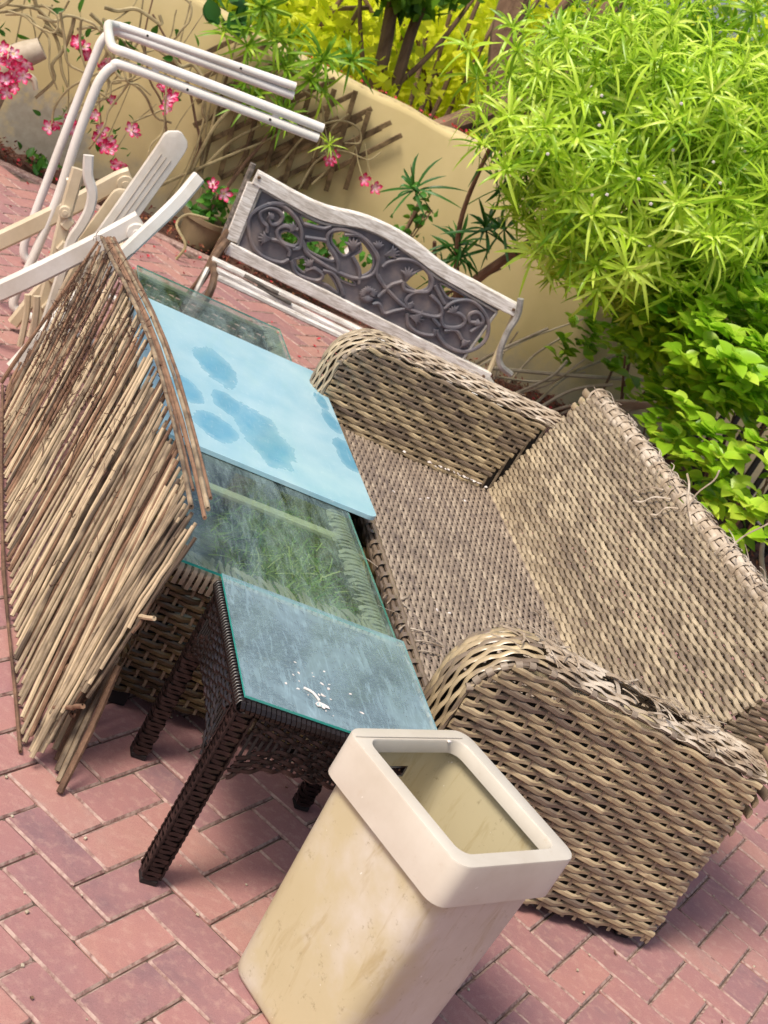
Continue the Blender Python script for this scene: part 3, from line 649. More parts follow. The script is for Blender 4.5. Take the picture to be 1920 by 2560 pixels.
pts = [np.array([xfr(y) + .004, y, .345]) for y in np.arange(2.74, 4.3, .062)]
obj('lashing', straps(pts, [(.04, 1, 0)] * len(pts), .0165, .018), W_TAN, fp, kind='stuff')
obj('frayed_strip', frays(fp, 1.50, 3.12, .35, .012, .25, .008, 22, .04, .11, W_WORN, .005, seed=21), W_WORN, fp, kind='stuff')
obj('frayed_strip', frays(se, 2.03, 3.1, .362, .02, .35, .006, 40, .02, .06, W_WORN, .004, seed=23), W_WORN, se, kind='stuff')
for (x, y) in ((1.49, 2.58), (1.49, 4.43), (2.2, 2.58), (2.2, 4.43)): obj('foot', box(x - .02, x + .02, y - .02, y + .02, 0, .05, .004), BLACK, sofa, False)
# petals caught on the seat
pe = []
for _ in range(34):
    u = rng.random(); p = np.array([1.78 + .34 * u ** .5 + rng.normal(0, .005), 4.315 - abs(rng.normal(0, .010)), .366])
    if _ > 26: p = np.array([rng.uniform(1.6, 2.0), rng.uniform(3.0, 4.2), .366])
    pe.append(xf(box(-.005, .005, -.004, .004, 0, .003, .0012), Matrix.Translation(p) @ Matrix.Rotation(rng.uniform(0, 6), 4, 'Z') @ Matrix.Rotation(.4, 4, 'X')))
tag(obj('fallen_petals', join(pe), PETALW), 'small white blossoms scattered along the back corner of the wicker seat', 'petals', kind='stuff')
# ================================================================= LONG TABLE
def nobottom(me):      # thin pane: top face and edges only
    b = bmesh.new(); b.from_mesh(me); b.normal_update(); bmesh.ops.delete(b, geom=[f for f in b.faces if f.normal.z < -.5], context='FACES'); b.to_mesh(me); b.free()
lt = thing('wicker_coffee_table', 'long wicker box coffee table with a murky greenish glass top', 'coffee table', (1.12, 3.9, 0))
x0, x1, y0, y1, zt = .85, 1.385, 2.845, 4.90, .392
def face(parent, A_, B_, ny, nrow, z0, pitch, mat, stake, spp=9, name='side_panel'):
    pn = part(name, parent); A_ = np.array(A_); B_ = np.array(B_)
    for k in range(nrow):
        z = z0 + k * pitch; sag = (lambda u: -.022 * math.sin(PI * u) if k == 0 and False else 0)
        P = np.array([(*(A_ + (B_ - A_) * u), z + sag(u)) for u in np.linspace(0, 1, 14)])
        strand(pn, mat, P, np.tile((*ny, 0), (14, 1)), stake, k / 3., .0040, .0014, .0077, .0056, spp=spp)
    L = np.linalg.norm(B_ - A_); s_ = [bar((*(A_ + (B_ - A_) * u), z0 - .005), (*(A_ + (B_ - A_) * u), z0 + nrow * pitch), .008, .004, (*ny, 0)) for u in np.arange(.01, L, stake) / L]
    obj('stakes', join(s_), W_LIGHT, pn, kind='stuff'); return pn
face(lt, (x0, y0), (x1, y0), (0, -1), 20, .050, .0168, W_OLIVE, .028)
face(lt, (x1, y0), (x1, y1), (1, 0), 20, .050, .0168, W_OLIVE, .028, 7)
face(lt, (x0, y1), (x0, y0), (-1, 0), 20, .050, .0168, W_OLIVE, .028, 7)
face(lt, (x1, y1), (x0, y1), (0, 1), 20, .050, .0168, W_OLIVE, .028, 7)
rim = part('woven_rim', lt)
for a, b in (((x0, y0), (x1, y0)), ((x1, y0), (x1, y1)), ((x1, y1), (x0, y1)), ((x0, y1), (x0, y0))):
    obj('rim_rod', sweep(np.array([(*a, .383), (*b, .383)], float), circ(8, .0095, .0095)), W_LIGHT, rim)
wr = []
for u in np.arange(x0 + .01, x1, .0165):
    wr.append(sweep(smoothpath([(u, y0 - .010, .345 + rng.uniform(-.006, .006)), (u, y0 - .0125, .375), (u + .001, y0 - .003, .396), (u + rng.normal(0, .004), y0 + .035, .397), (u + rng.normal(0, .008), y0 + .07 + rng.uniform(0, .03), .385)], 12), rectprof(.0105, .003, .0008), (0, -.7, .7)))
for v in np.arange(y0 + .02, y1, .018):
    wr.append(sweep(smoothpath([(x1 + .010, v, .35), (x1 + .0125, v, .378), (x1 + .002, v, .397), (x1 - .035, v + rng.normal(0, .004), .397), (x1 - .045 - rng.uniform(0, .015), v + rng.normal(0, .006), .388)], 10), rectprof(.0105, .003, .0008), (.7, 0, .7)))
obj('rim_wrap', join(wr), W_EDGE, rim, kind='stuff')
for q, y in enumerate((3.335, 4.05, 4.55)): obj('cross_bar', bar((x0 + .01, y, .386), (x1 - .01, y, .386), .030, .016), BEAM, lt)
for q in range(6): obj('bottom_board', box(x0 + .02 + q * .086, x0 + .10 + q * .086, y0 + .02, y1 - .02, .17, .182, .002), GREY_W, lt, False)
for (x, y) in ((x0 + .03, y0 + .03), (x1 - .03, y0 + .03), (x0 + .03, y1 - .03), (x1 - .03, y1 - .03), (x1 - .03, 3.9), (x0 + .03, 3.9)):
    obj('foot', box(x - .022, x + .022, y - .022, y + .022, 0, .36, .004), BLACK, lt, False)
gl = obj('glass_top', box(x0 + .0, x1 + .012, y0 - .012, y1 + .01, .4025, .4085), GLASS_B, lt, False)
gl.data.materials.append(GEDGE); nobottom(gl.data)
for p in gl.data.polygons:
    if abs(p.normal.z) < .5: p.material_index = 1
gr = []  # blades stand in for plant reflections mixed with debris under the glass
for _ in range(3400):
    u, v = rng.random(), rng.random()
    px = 1.32 - abs(rng.normal(0, .085)) - .10 * (v - .2); py = 2.96 + .72 * v; L = rng.uniform(.03, .12); a = rng.normal(.9, .9) ; h = .19 + rng.random() ** 1.4 * .17
    px = min(max(px, .90), 1.36)
    d = np.array([math.cos(a), math.sin(a), 0]); k = [(px, py, h), np.array([px, py, h]) + d * L * .5 + (0, 0, .02 * rng.random()), np.array([px, py, h]) + d * L + (rng.normal(0, .01), rng.normal(0, .01), -.01)]
    P = smoothpath(k, 3); w_ = rng.uniform(.0006, .0022) * np.array([-d[1], d[0], 0])
    P[:, 0] = np.clip(P[:, 0], .87, 1.365); P[:, 2] = np.clip(P[:, 2], .185, .392)
    n_ = len(P); Vv_ = np.vstack([P - w_, P + w_]); gr.append((Vv_, np.array([(i_, i_ + 1, n_ + i_ + 1, n_ + i_) for i_ in range(n_ - 1)])))
tag(obj('grass_and_reflection', join(gr), REFL_GRASS, smooth=False), 'tangle of green and dry blades inside the long glass table, standing for debris and plant reflections', 'debris and reflections', kind='stuff')
# ---- blue sheet lying on it
bs = thing('blue_glass_sheet', 'pale blue opaque glass panel with water patches lying across the long table', 'glass panel', (1.14, 4.01, .4105))
def rrect(w_, d_, r, z, n=6, inset=0.):
    P = []
    for (cx, cy, a) in ((w_ / 2 - r, d_ / 2 - r, 0), (-w_ / 2 + r, d_ / 2 - r, PI / 2), (-w_ / 2 + r, -d_ / 2 + r, PI), (w_ / 2 - r, -d_ / 2 + r, 1.5 * PI)):
        for t in np.linspace(0, PI / 2, n): P.append((cx + (r - inset) * math.cos(a + t), cy + (r - inset) * math.sin(a + t), z))
    return P
def slab(w_, d_, r, z0, z1, b=.001):
    Rg = [rrect(w_, d_, r, z0, inset=b), rrect(w_, d_, r, z0 + b), rrect(w_, d_, r, z1 - b), rrect(w_, d_, r, z1, inset=b)]; n = len(Rg[0]); V = sum(Rg, []); F = []
    for l_ in range(3):
        for k in range(n): F.append((l_ * n + k, l_ * n + (k + 1) % n, l_ * n + n + (k + 1) % n, l_ * n + n + k))
    F.append(tuple(range(3 * n, 4 * n))); F.append(tuple(reversed(range(n)))); return V, F
bs['_l'] = [0, 0, 0]; o = obj('panel', slab(.68, 1.06, .028, 0, .014), SHEET, bs, False); bs.rotation_euler = (0, 0, 0)
# ================================================================= SMALL TABLE
tb = thing('side_table', 'small square dark brown wicker side table with a dusty glass top', 'side table', (.905, 2.255, 0))
tb['_l'] = [0, 0, 0]; TW, TD, TZ = .448, .452, .448
def ringpath(h, z=0., r=.006):
    a = h - r; P = []
    for (cx, cy, t0) in ((a, a, 0), (-a, a, PI / 2), (-a, -a, PI), (a, -a, 1.5 * PI)):
        for t in np.linspace(0, PI / 2, 4): P.append((cx + r * math.cos(t0 + t), cy + r * math.sin(t0 + t), z))
    P.append(P[0]); P = np.array(P); N = []
    for p in P: N.append(unit(np.array([np.sign(p[0]) * max(0, abs(p[0]) - a) + 1e-6, np.sign(p[1]) * max(0, abs(p[1]) - a) + 1e-6, 0])))
    return P, np.array(N)
HL = .0175
ringm = []
for v in range(3):
    P, N = ringpath(HL); VF, sh = weave(P, N, .0125, v / 3., .0011, .0010, .0056, .0024, seg=5, spp=7); ringm.append(mk('wicker_strand', VF[0], VF[1], W_DARK, True, sh))
legs = [(.022, .022), (.022, TD - .022), (TW - .022, .022), (TW - .022, TD - .022)]
for (lx, ly) in legs:
    lg = bpy.data.objects.new('leg', mk('leg', *box(-HL + .004, HL - .004, -HL + .004, HL - .004, .0, TZ - .01, .002), BLACK, False)); link(lg, tb); lg.location = (lx, ly, 0)
    for k in range(37):
        o = bpy.data.objects.new('wicker_strand', ringm[k % 3]); link(o, lg); o.location = (0, 0, .018 + k * .0113)
    foot = bpy.data.objects.new('foot_cap', mk('foot_cap', *box(-HL, HL, -HL, HL, 0, .013, .002), BLACK, False)); link(foot, lg)
    for sx, sy in ((-1, -1), (1, -1), (-1, 1), (1, 1)):        # braided corners
        z = np.linspace(.02, TZ - .02, 70); P = np.stack([np.full(70, sx * (HL + .0005)) + .0012 * np.sin(z * 420), np.full(70, sy * (HL + .0005)) + .0012 * np.cos(z * 420), z], 1)
        if lx < .1 and ly < .1: o = bpy.data.objects.new('corner_braid', mk('corner_braid', *sweep(P, circ(5, .0035, .0035), (1, 0, 0)), W_DARK)); link(o, lg)
ap = part('apron', tb)
for (a, b, ny) in (((.05, .004), (TW - .05, .004), (0, -1)), ((.004, .05), (.004, TD - .05), (-1, 0)), ((TW - .004, .05), (TW - .004, TD - .05), (1, 0)), ((.05, TD - .004), (TW - .05, TD - .004), (0, 1))):
    A_, B_ = np.array(a), np.array(b)
    for k in range(10):
        P = np.array([(*(A_ + (B_ - A_) * u), TZ - .010 - k * .0112 - (.05 * (2 * abs(u - .5)) ** 3.5 if k > 4 else 0)) for u in np.linspace(0, 1, 18)])
        strand(ap, W_DARK, P, np.tile((*ny, 0), (18, 1)), .0138, k / 3., .0026, .0022, .0056, .0030, spp=7, seg=5)
    obj('apron_core', join([bar((*(A_ + (B_ - A_) * u), TZ - .115), (*(A_ + (B_ - A_) * u), TZ - .004), .006, .003, (*ny, 0)) for u in np.linspace(.01, .99, 26)]), BLACK, ap, kind='stuff')
tp = part('woven_top', tb)
for k in range(36):
    y = .018 + k * .0117; P = np.array([(x, y, TZ - .002) for x in np.linspace(.008, TW - .008, 8)]); strand(tp, W_DARK, P, np.tile((0, 0, 1), (8, 1)), .0150, k / 3., .0026, .0018, .0056, .0028, spp=8, seg=5)
obj('stakes', join([bar((x, .012, TZ - .003), (x, TD - .012, TZ - .003), .007, .003) for x in np.arange(.015, TW, .0150)]), W_DARK, tp, kind='stuff')
rm = part('top_rim', tb); ww = []
for (a, b) in (((0, 0), (TW, 0)), ((TW, 0), (TW, TD)), ((TW, TD), (0, TD)), ((0, TD), (0, 0))):
    A_, B_ = np.array(a, float), np.array(b, float); L = np.linalg.norm(B_ - A_); d = (B_ - A_) / L
    for s_ in np.arange(.008, L, .0105): ww.append(ribbonwrap((*(A_ + d * s_ + np.array([-d[1], d[0]]) * .008), TZ - .006), (d[0], d[1], .25), .0135, .0092, .0026, n=9))
obj('rim_wrap', join(ww), W_DARK, rm, kind='stuff')
g = obj('glass_top', box(.004, TW + .004, .006, TD + .012, TZ + .0115, TZ + .0165), GLASS_S, tb, False); g.data.materials.append(GEDGE); nobottom(g.data)
for p in g.data.polygons:
    if abs(p.normal.z) < .5: p.material_index = 1
def petalshape(L, w_, curl=.2):
    V = [(0, 0, 0), (-w_ * .7, L * .35, curl * L * .1), (w_ * .7, L * .35, curl * L * .1), (-w_, L * .7, curl * L * .35), (w_, L * .7, curl * L * .35), (0, L, curl * L * .5), (0, L * .5, -.05 * L)]
    return np.array(V), [(0, 6, 1), (0, 2, 6), (1, 6, 3), (2, 4, 6), (3, 6, 5), (4, 5, 6)]
fl = thing('fallen_flower', 'small pale pink fallen flower lying on the dusty side table glass', 'flower', (.905 + .17, 2.255 + .075, TZ + .0168)); fl['_l'] = [0, 0, 0]
for k in range(3): obj('petal', xf(petalshape(.028, .006), Matrix.Rotation(.2 + k * .55 + 2.6, 4, 'Z')), PETALW, fl)
obj('flower_tube', tube([(0, 0, .002), (-.012, .02, .003), (-.03, .028, .002)], .0022, 5, 6), PETALW, fl)
sc_ = []
for _ in range(24):
    L = rng.uniform(.004, .012); c = (.17 + rng.normal(0, .045), .115 + rng.normal(0, .035), 0); V_, F_ = petalshape(L, L * .3, .02); sc_.append(xf((V_, F_), Matrix.Translation((1.075 - .17 + c[0], 2.255 + c[1], TZ + .0172)) @ Matrix.Rotation(rng.uniform(0, 6.28), 4, 'Z')))
tag(obj('dried_bird_lime', join(sc_), PETALW), 'whitish dried flakes scattered on the dusty side table glass', 'flakes', kind='stuff')
# ================================================================= BIN
bn = thing('waste_bin', 'tall cream plastic waste bin with white rim, stained yellow, standing nearest the camera', 'bin', (1.268, 2.029, 0)); bn['_l'] = [0, 0, 0]
def rloop(w_, d_, r, z, ns=10, nc=6):
    P = []
    cs = [(w_ / 2 - r, d_ / 2 - r, 0), (-w_ / 2 + r, d_ / 2 - r, PI / 2), (-w_ / 2 + r, -d_ / 2 + r, PI), (w_ / 2 - r, -d_ / 2 + r, 1.5 * PI)]
    for q, (cx, cy, a) in enumerate(cs):
        for t in np.linspace(0, PI / 2, nc): P.append((cx + r * math.cos(a + t), cy + r * math.sin(a + t), z))
        nx = cs[(q + 1) % 4]; e0 = np.array(P[-1][:2]); a2 = nx[2]; e1 = np.array([nx[0] + r * math.cos(a2), nx[1] + r * math.sin(a2)])
        for s_ in range(1, ns): P.append((*(e0 + (e1 - e0) * s_ / ns), z))
    return P
def loft(loops, skip=None, capb=False):
    n = len(loops[0]); V = sum(loops, []); F = []
    for l_ in range(len(loops) - 1):
        for k in range(n):
            if skip and skip(l_, k): continue
            F.append((l_ * n + k, l_ * n + (k + 1) % n, l_ * n + n + (k + 1) % n, l_ * n + n + k))
    if capb: F.append(tuple(reversed(range(n))))
    return V, F
BW, BD, BH = .300, .326, .55
def bd(z, off=0.): s_ = .90 + .10 * (z / BH) ** .9; return BW * s_ - off, BD * s_ - off
zs = [0, .004, .012, .03, .1, .2, .3, .40, .425, .45, .475, .50, .54]
out = [rloop(*bd(z, .02 if z == 0 else (.006 if z == .004 else 0)), .045, z) for z in zs]
n1 = len(out[0])
inn = [rloop(*bd(z, .007), .042, z) for z in [.54, .50, .475, .45, .425, .40, .3, .2, .1, .03, .012]]
# the handle slot is in the wall that faces +y: side 0 (indices 6..15) of each loop
sk = lambda l_, k: (l_ == 9) and 8 <= k <= 13
sk2 = lambda l_, k: (l_ == 2) and 8 <= k <= 13
obj('body', loft(out, sk, True), BIN_B, bn)
V_, F_ = loft(inn, sk2); F_.append(tuple(range(len(V_) - n1, len(V_)))); obj('liner_wall', (V_, F_), BIN_I, bn)
RW, RD, rc = .323, .351, .032
rl = [rloop(RW - .008, RD - .008, rc, .458), rloop(RW, RD, rc, .460), rloop(RW, RD, rc, BH - .004), rloop(RW - .002, RD - .002, rc, BH - .001), rloop(RW - .006, RD - .006, rc, BH), rloop(RW - .064, RD - .060, .026, BH - .001), rloop(RW - .068, RD - .064, .025, BH - .004), rloop(RW - .068, RD - .064, .025, BH - .030), rloop(RW - .060, RD - .056, .026, BH - .030)]
obj('rim', loft(rl), BIN_R, bn)
obj('rim_lip', sweep(np.array([(-RW / 2 + .006, RD / 2 - .026, BH + .0005), (RW / 2 - .03, RD / 2 - .026, BH + .0005)]), rectprof(.0018, .003, .0004)), BIN_R, bn)
obj('grime_clump', xf(box(-.004, .004, -.003, .003, 0, .004, .001), Matrix.Translation((.09, RD / 2 - .033, BH - .004))), PETALW, bn)
bn.rotation_euler = (0, 0, math.radians(26))
# ================================================================= TWIG SCREEN
sc = thing('twig_screen', 'folded hurdle of parallel peeled willow sticks leaning on the long table', 'fence panel', (.67, 3.4, 0))
SA, SB, SC, SD = (np.array(v) for v in ((.673, 2.55, .006), (.565, 4.40, .006), (.668, 4.57, .525), (.800, 2.66, .575)))
nsc = unit(np.cross(SA - SB, SC - SB))
if nsc[0] > 0: nsc = -nsc
def SP(u, v, off=0.): return (SB * (1 - u) + SA * u) * (1 - v) + (SC * (1 - u) + SD * u) * v + nsc * (off + .02 * math.sin(PI * min(max(u, 0), 1)) * (1 - v)) + np.array([.030, 0, .018]) * math.sin(PI * min(max(u, 0), 1)) * v
def twig(u0, v0, u1, v1, off, r, mat=STICK, name='twig'):
    nn = 9; t = np.linspace(0, 1, nn); wob = np.cumsum(rng.normal(0, .0016, (nn, 3)), 0); wob -= t[:, None] * wob[-1]
    P = np.array([SP(u0 + (u1 - u0) * q, v0 + (v1 - v0) * q, off) for q in t]) + wob
    kn = 1 + .10 * rng.standard_normal(nn); kn = np.clip(kn, .8, 1.25) * np.linspace(1.08, .86, nn)
    return obj(name, sweep(P, circ(7, r, r), (1, .2, 0), kn), mat, sc)
LEAN = .20; ns_ = 0
for lay, (off, pitch) in enumerate(((.006, .0172), (-.018, .026))):
    ub = .02
    while ub < 1.0:
        u0 = ub + rng.normal(0, .003); r = rng.uniform(.0036, .0054); v0 = rng.uniform(-.005, .02)
        u1 = u0 - LEAN + rng.normal(0, .012); v1 = rng.uniform(.93, 1.0)
        if u1 < 0: v1 = min(1, u0 / LEAN) * rng.uniform(.90, 1.0); u1 = u0 - (u0 - u1) * v1; v1 = max(v1, .08)
        twig(u0, v0, u1, v1, off + rng.uniform(-.002, .002), r, STICK if rng.random() < (.80 if lay == 0 else .3) else STICK_D); ub += pitch
# fan of sticks gathered at the near foot
for k in range(46):
    q = (k + .5) / 46; v0 = rng.uniform(0, .10) + (.62 * q * rng.random()); ub = 1.0 + .06 * q * (1 - q) + rng.normal(0, .008) + .03 * (v0 > .3)
    u1 = .80 + .20 * q ** .9 + rng.normal(0, .006); v1 = rng.uniform(.86, .99)
    u0 = ub + (u1 - ub) * v0 * .9
    twig(u0, v0, u1, v1, rng.uniform(-.014, .008), rng.uniform(.0036, .0054), STICK if rng.random() < .75 else STICK_D)
for k in range(2):      # short broken ends poking past the near side
    v0 = .25 + .4 * k + rng.normal(0, .03); u0 = 1.0 + rng.uniform(.0, .03); twig(u0 - .035, v0 - .12, u0 + .012 + rng.uniform(0, .025), v0 + rng.uniform(.02, .09), rng.uniform(-.018, .008), rng.uniform(.005, .0068), STICK if k % 3 else STICK_D)
for k, (o_, r_) in enumerate(((.012, .0058), (.002, .0048), (-.008, .0062), (-.017, .0056), (-.026, .005))):
    twig(-.01, 1.0 + .010 * k, .97 + rng.uniform(-.05, .02), .995 + .010 * k, o_, r_, (STICK, STICK_D, STICK_D, STICK, STICK_D)[k], 'top_pole')
twig(0, .01, 1.0, .0, .016, .005, STICK_D, 'bottom_pole'); twig(-.02, 0, 0, .98, .016, .006, STICK_D, 'end_pole')
twig(.10, .55, .94, .55, -.028, .008, STICK_D, 'cross_pole'); twig(.16, .2, 1.0, .2, -.028, .008, STICK_D, 'cross_pole')
# second fold tucked behind
for k in range(22):
    u = .62 + .40 * k / 21; p0 = SP(u + .03, .0) + np.array([.065, .0, 0]); p1 = SP(u - .12, .86) + np.array([.045, 0, 0])
    if k % 4 == 3 or k > 17: p1 = p0 + (p1 - p0) * .45
    obj('twig', tube([p0, (p0 + p1) / 2 + rng.normal(0, .003, 3), p1], rng.uniform(.006, .008), 6, 7, (1, .2, 0)), STICK if k % 3 else STICK_D, sc)
fb = []
for _ in range(700):
    u = abs(rng.normal(.08, .30)) % .85; v = np.clip(rng.normal(.62, .22), .02, 1.02); L = rng.uniform(.02, .09); k = [SP(u, v, .013)]
    for q in range(3): k.append(k[-1] + np.array([rng.normal(0, .006), rng.normal(0, .6) * L * .5, rng.normal(-.1, .6) * L * .4]))
    fb.append(tube(k, rng.uniform(.0006, .0014), 3, 7, (1, .2, 0)))
obj('tangled_fibre', join(fb), FIBRE, sc, kind='stuff')
# ================================================================= WHITE TUBE FRAME
fr_ = thing('tube_frame', 'cantilevered frame of white enamelled tubes standing empty by the flower wall', 'metal frame', (.56, 5.4, 0))
def C3(pts, Y): return [(x, Y, z) for x, z in pts]
r_ = .0165
obj('post', tube([(1.0, 5.74, .017), (.66, 5.74, .017), (.60, 5.74, .022), (.572, 5.74, .06), (.561, 5.74, .16), (.548, 5.74, .36), (.534, 5.74, .60), (.522, 5.74, .84), (.522, 5.74, .91), (.545, 5.74, .955), (.60, 5.742, .968), (.95, 5.745, 1.012), (1.25, 5.75, 1.048)], r_, 12, 110, (0, 1, 0)), WHITE_M, fr_)
obj('post', tube([(1.0, 5.12, .017), (.64, 5.12, .017), (.575, 5.12, .022), (.552, 5.12, .06), (.553, 5.12, .20), (.545, 5.12, .445), (.522, 5.12, .66), (.511, 5.12, .82), (.512, 5.12, .885), (.53, 5.12, .935), (.575, 5.12, .958), (.90, 5.12, .995), (1.257, 5.12, 1.034)], r_, 12, 110, (0, 1, 0)), WHITE_M, fr_)
obj('top_rail', tube([(1.24, 5.742, 1.083), (.9, 5.742, 1.034), (.60, 5.74, .990), (.535, 5.72, .980), (.512, 5.66, .980), (.505, 5.45, .982), (.505, 5.2, .986), (.522, 5.135, .990), (.58, 5.12, 1.0), (.9, 5.12, 1.035), (1.257, 5.12, 1.071)], r_, 12, 120, (0, 0, 1)), WHITE_M, fr_)
for (x, y, z) in ((.66, 5.12, .988), (1.09, 5.12, 1.037), (.70, 5.74, .992), (1.1, 5.745, 1.046)): obj('spacer', box(x - .012, x + .012, y - .006, y + .006, z - .022, z + .014, .003), WHITE_M, fr_)
for (x, y, z) in ((.78, 5.12, .982), (1.02, 5.742, 1.052), (.66, 5.742, 1.001), (1.075, 5.12, 1.018)): obj('screw_hole', xf(box(-.004, .004, -.003, .003, -.004, .004, .001), Matrix.Translation((x, y - r_ + .0015, z))), BLACK, fr_)
# ================================================================= FOLDING CHAIRS
def flatbar(name, parent, pts, Y, w_, t_, mat, n=None, scale=None, y1=None):
    P = np.array([(x, Y if y1 is None else Y + (y1 - Y) * i_ / (len(pts) - 1), z) for i_, (x, z) in enumerate(pts)]); P = smoothpath(P, n) if n else P
    return obj(name, sweep(P, rectprof(w_, t_, min(t_, w_) * .3), (0, -1, 0), scale), mat, parent)
def board(name, parent, pts, Y, half, t_, mat, grooves=True):
    """long board with a rounded top, flat towards the viewer"""
    P = smoothpath(np.array([(x, 0, z) for x, z in pts]), 22); n = len(P); T_ = unit(np.gradient(P, axis=0)); S_ = np.stack([T_[:, 2], np.zeros(n), -T_[:, 0]], 1)
    u = np.linspace(0, 1, n); hw = half * np.sqrt(np.clip(1 - (1 - np.minimum(u / .14, 1)) ** 2, .02, 1)) * (1 - .12 * u)
    return obj(name, sweep(P + (0, Y, 0), np.array([(1, -t_ / 2), (.8, -t_ * .62), (-.8, -t_ * .62), (-1, -t_ / 2), (-1, t_ / 2), (1, t_ / 2)]) * [1, 1], (0, -1, 0)) if False else sheetmesh(P, S_, hw, Y, t_), mat, parent), P, S_, hw
def sheetmesh(P, S_, hw, Y, t_):
    n = len(P); cols = [-1, -.94, -.6, 0, .6, .94, 1]; dep = [t_ * .4, 0, -.002, -.003, -.002, 0, t_ * .4]; V = []
    for c, d in zip(cols, dep): V.append(P + S_ * (hw * c)[:, None] + (0, Y + d, 0))
    for c in (1, -1): V.append(P + S_ * (hw * c)[:, None] + (0, Y + t_, 0))
    k = len(V); V = np.array(V).transpose(1, 0, 2).reshape(-1, 3); F = []
    for i_ in range(n - 1):
        for j in range(k): F.append((i_ * k + j, (i_ + 1) * k + j, (i_ + 1) * k + (j + 1) % k, i_ * k + (j + 1) % k))
    F.append(tuple(range(k))); F.append(tuple(reversed(range((n - 1) * k, n * k)))); return V, F
def pivot(parent, x, y, z, r, mat):
    for rr_, d in ((r, .010), (r * .42, .015)): 
        obj('pivot_disc', sweep(np.array([(x, y + .01, z), (x, y - d, z), (x, y - d - .002, z)]), circ(16, rr_, rr_), (0, 0, 1), [1, 1, .93]), mat, parent)
ch = thing('folding_chair', 'faded white plastic reclining garden chair folded up, two armrests reaching out left', 'chair', (.65, 4.9, 0), 'folded garden chairs')
YN, YF = 4.72, 5.12
flatbar('armrest', ch, [(.30, -.01 + .04), (.462, .196), (.64, .425), (.735, .556), (.765, .600)], YN, .066, .030, CREAM_W, 16)
flatbar('armrest', ch, [(.28, .045), (.434, .235), (.60, .45), (.700, .592), (.735, .630)], YF, .064, .030, CREAM, 16)
pivot(ch, .768, YN - .014, .560, .032, CREAM_W); pivot(ch, .728, YF - .014, .600, .030, CREAM)
flatbar('back_rail', ch, [(.878, .80), (.84, .70), (.765, .53), (.66, .27), (.575, .025)], YN + .035, .046, .026, CREAM_W, 24, y1=4.55)
flatbar('back_rail', ch, [(.80, .66), (.73, .52), (.66, .33), (.60, .12)], YF + .03, .044, .026, CREAM, 18, y1=4.98)
b_, P_, S_, hw_ = board('backrest_board', ch, [(.796, .868), (.792, .80), (.772, .68), (.745, .52), (.715, .36), (.69, .22)], 4.95, .046, .022, CREAM_W)
for c in (-.42, .0, .42):
    gp = P_[5:18] + S_[5:18] * (hw_[5:18] * c)[:, None] + (0, 4.9462, 0); obj('groove_line', sweep(gp, circ(4, .0011, .0011), (0, -1, 0)), simple('groove', (.45, .38, .3), (.5, .42, .34)), ch)
b2, *_r = board('backrest_board', ch, [(.735, .60), (.715, .50), (.69, .38), (.655, .22)], 5.02, .040, .02, CREAM)
for k in range(3): obj('back_slat', bar((.70 - .035 * k + .08, YN + .05, .44 - .10 * k), (.66 - .035 * k + .08, YF + .02, .44 - .10 * k), .045, .012, (-.8, 0, .5)), CREAM, ch)
ch2 = thing('folding_chair', 'cream plastic garden chair folded upright with a wavy white armrest strip', 'chair', (.62, 4.95, 0), 'folded garden chairs')
flatbar('armrest', ch2, [(.548, .690), (.556, .668), (.575, .625), (.607, .585), (.622, .53), (.620, .47), (.612, .41), (.622, .33), (.634, .24), (.650, .10)], 4.85, .034, .020, CREAM_W, 50)
flatbar('side_rail', ch2, [(.545, .62), (.562, .50), (.577, .42), (.600, .30), (.625, .16), (.64, .02)], 4.92, .045, .024, CREAM, 30)
flatbar('leg', ch2, [(.580, .20), (.602, .14), (.640, .0)], 4.80, .024, .018, CREAM, 6); flatbar('leg', ch2, [(.556, .18), (.578, .12), (.604, .0)], 4.84, .022, .018, CREAM, 6)
flatbar('leg', ch2, [(.66, .40), (.655, .22), (.668, .0)], 4.78, .040, .022, CREAM, 10)
flatbar('foot_bar', ch2, [(.645, .30), (.605, .19), (.566, .025)], 4.96, .042, .026, CREAM, 8)
flatbar('cross_piece', ch2, [(.53, .56), (.60, .60)], 4.93, .03, .018, CREAM)
for k, (x, z) in enumerate(((.566, .44), (.585, .36), (.605, .25), (.622, .15))): obj('ratchet_lug', xf(box(-.016, .016, -.01, .006, -.022, .022, .006), Matrix.Translation((x + .018, 4.905, z)) @ Matrix.Rotation(.3, 4, 'Y')), CREAM, ch2)
pivot(ch2, .560, 4.90, .475, .020, CREAM)
# ================================================================= BENCH
be = thing('garden_bench', 'broken white wooden garden bench with an ornate cast scrollwork back panel', 'bench', (1.8, 5.6, 0))
YB = 5.6
def dd(l): l = sorted(set(l)); o_ = []; [o_.append(p) for p in l if not o_ or p[0] - o_[-1][0] > .02]; return o_
def poly_prism(poly, ya, yb_, b=.003):
    """poly: list of (x,z) counter-clockwise seen from -y; extruded from ya (front) to yb_"""
    n = len(poly); P = np.array(poly); c = P.mean(0)
    V = [(x, ya + b, z) for x, z in poly] + [(x + (c[0] - x) * .002 / max(.05, abs(x - c[0])) * 1, ya, z) for x, z in poly] + [(x, yb_, z) for x, z in poly]
    F = [tuple(range(n, 2 * n))] + [(k, (k + 1) % n, n + (k + 1) % n, n + k) for k in range(n)] + [(k, 2 * n + k, 2 * n + (k + 1) % n, (k + 1) % n) for k in range(n)] + [tuple(reversed(range(2 * n, 3 * n)))]
    return V, F
up_ = np.array(dd(RAIL_UP)); lo_ = np.array(dd(RAIL_LO)); xs = np.linspace(1.225, 2.44, 60)
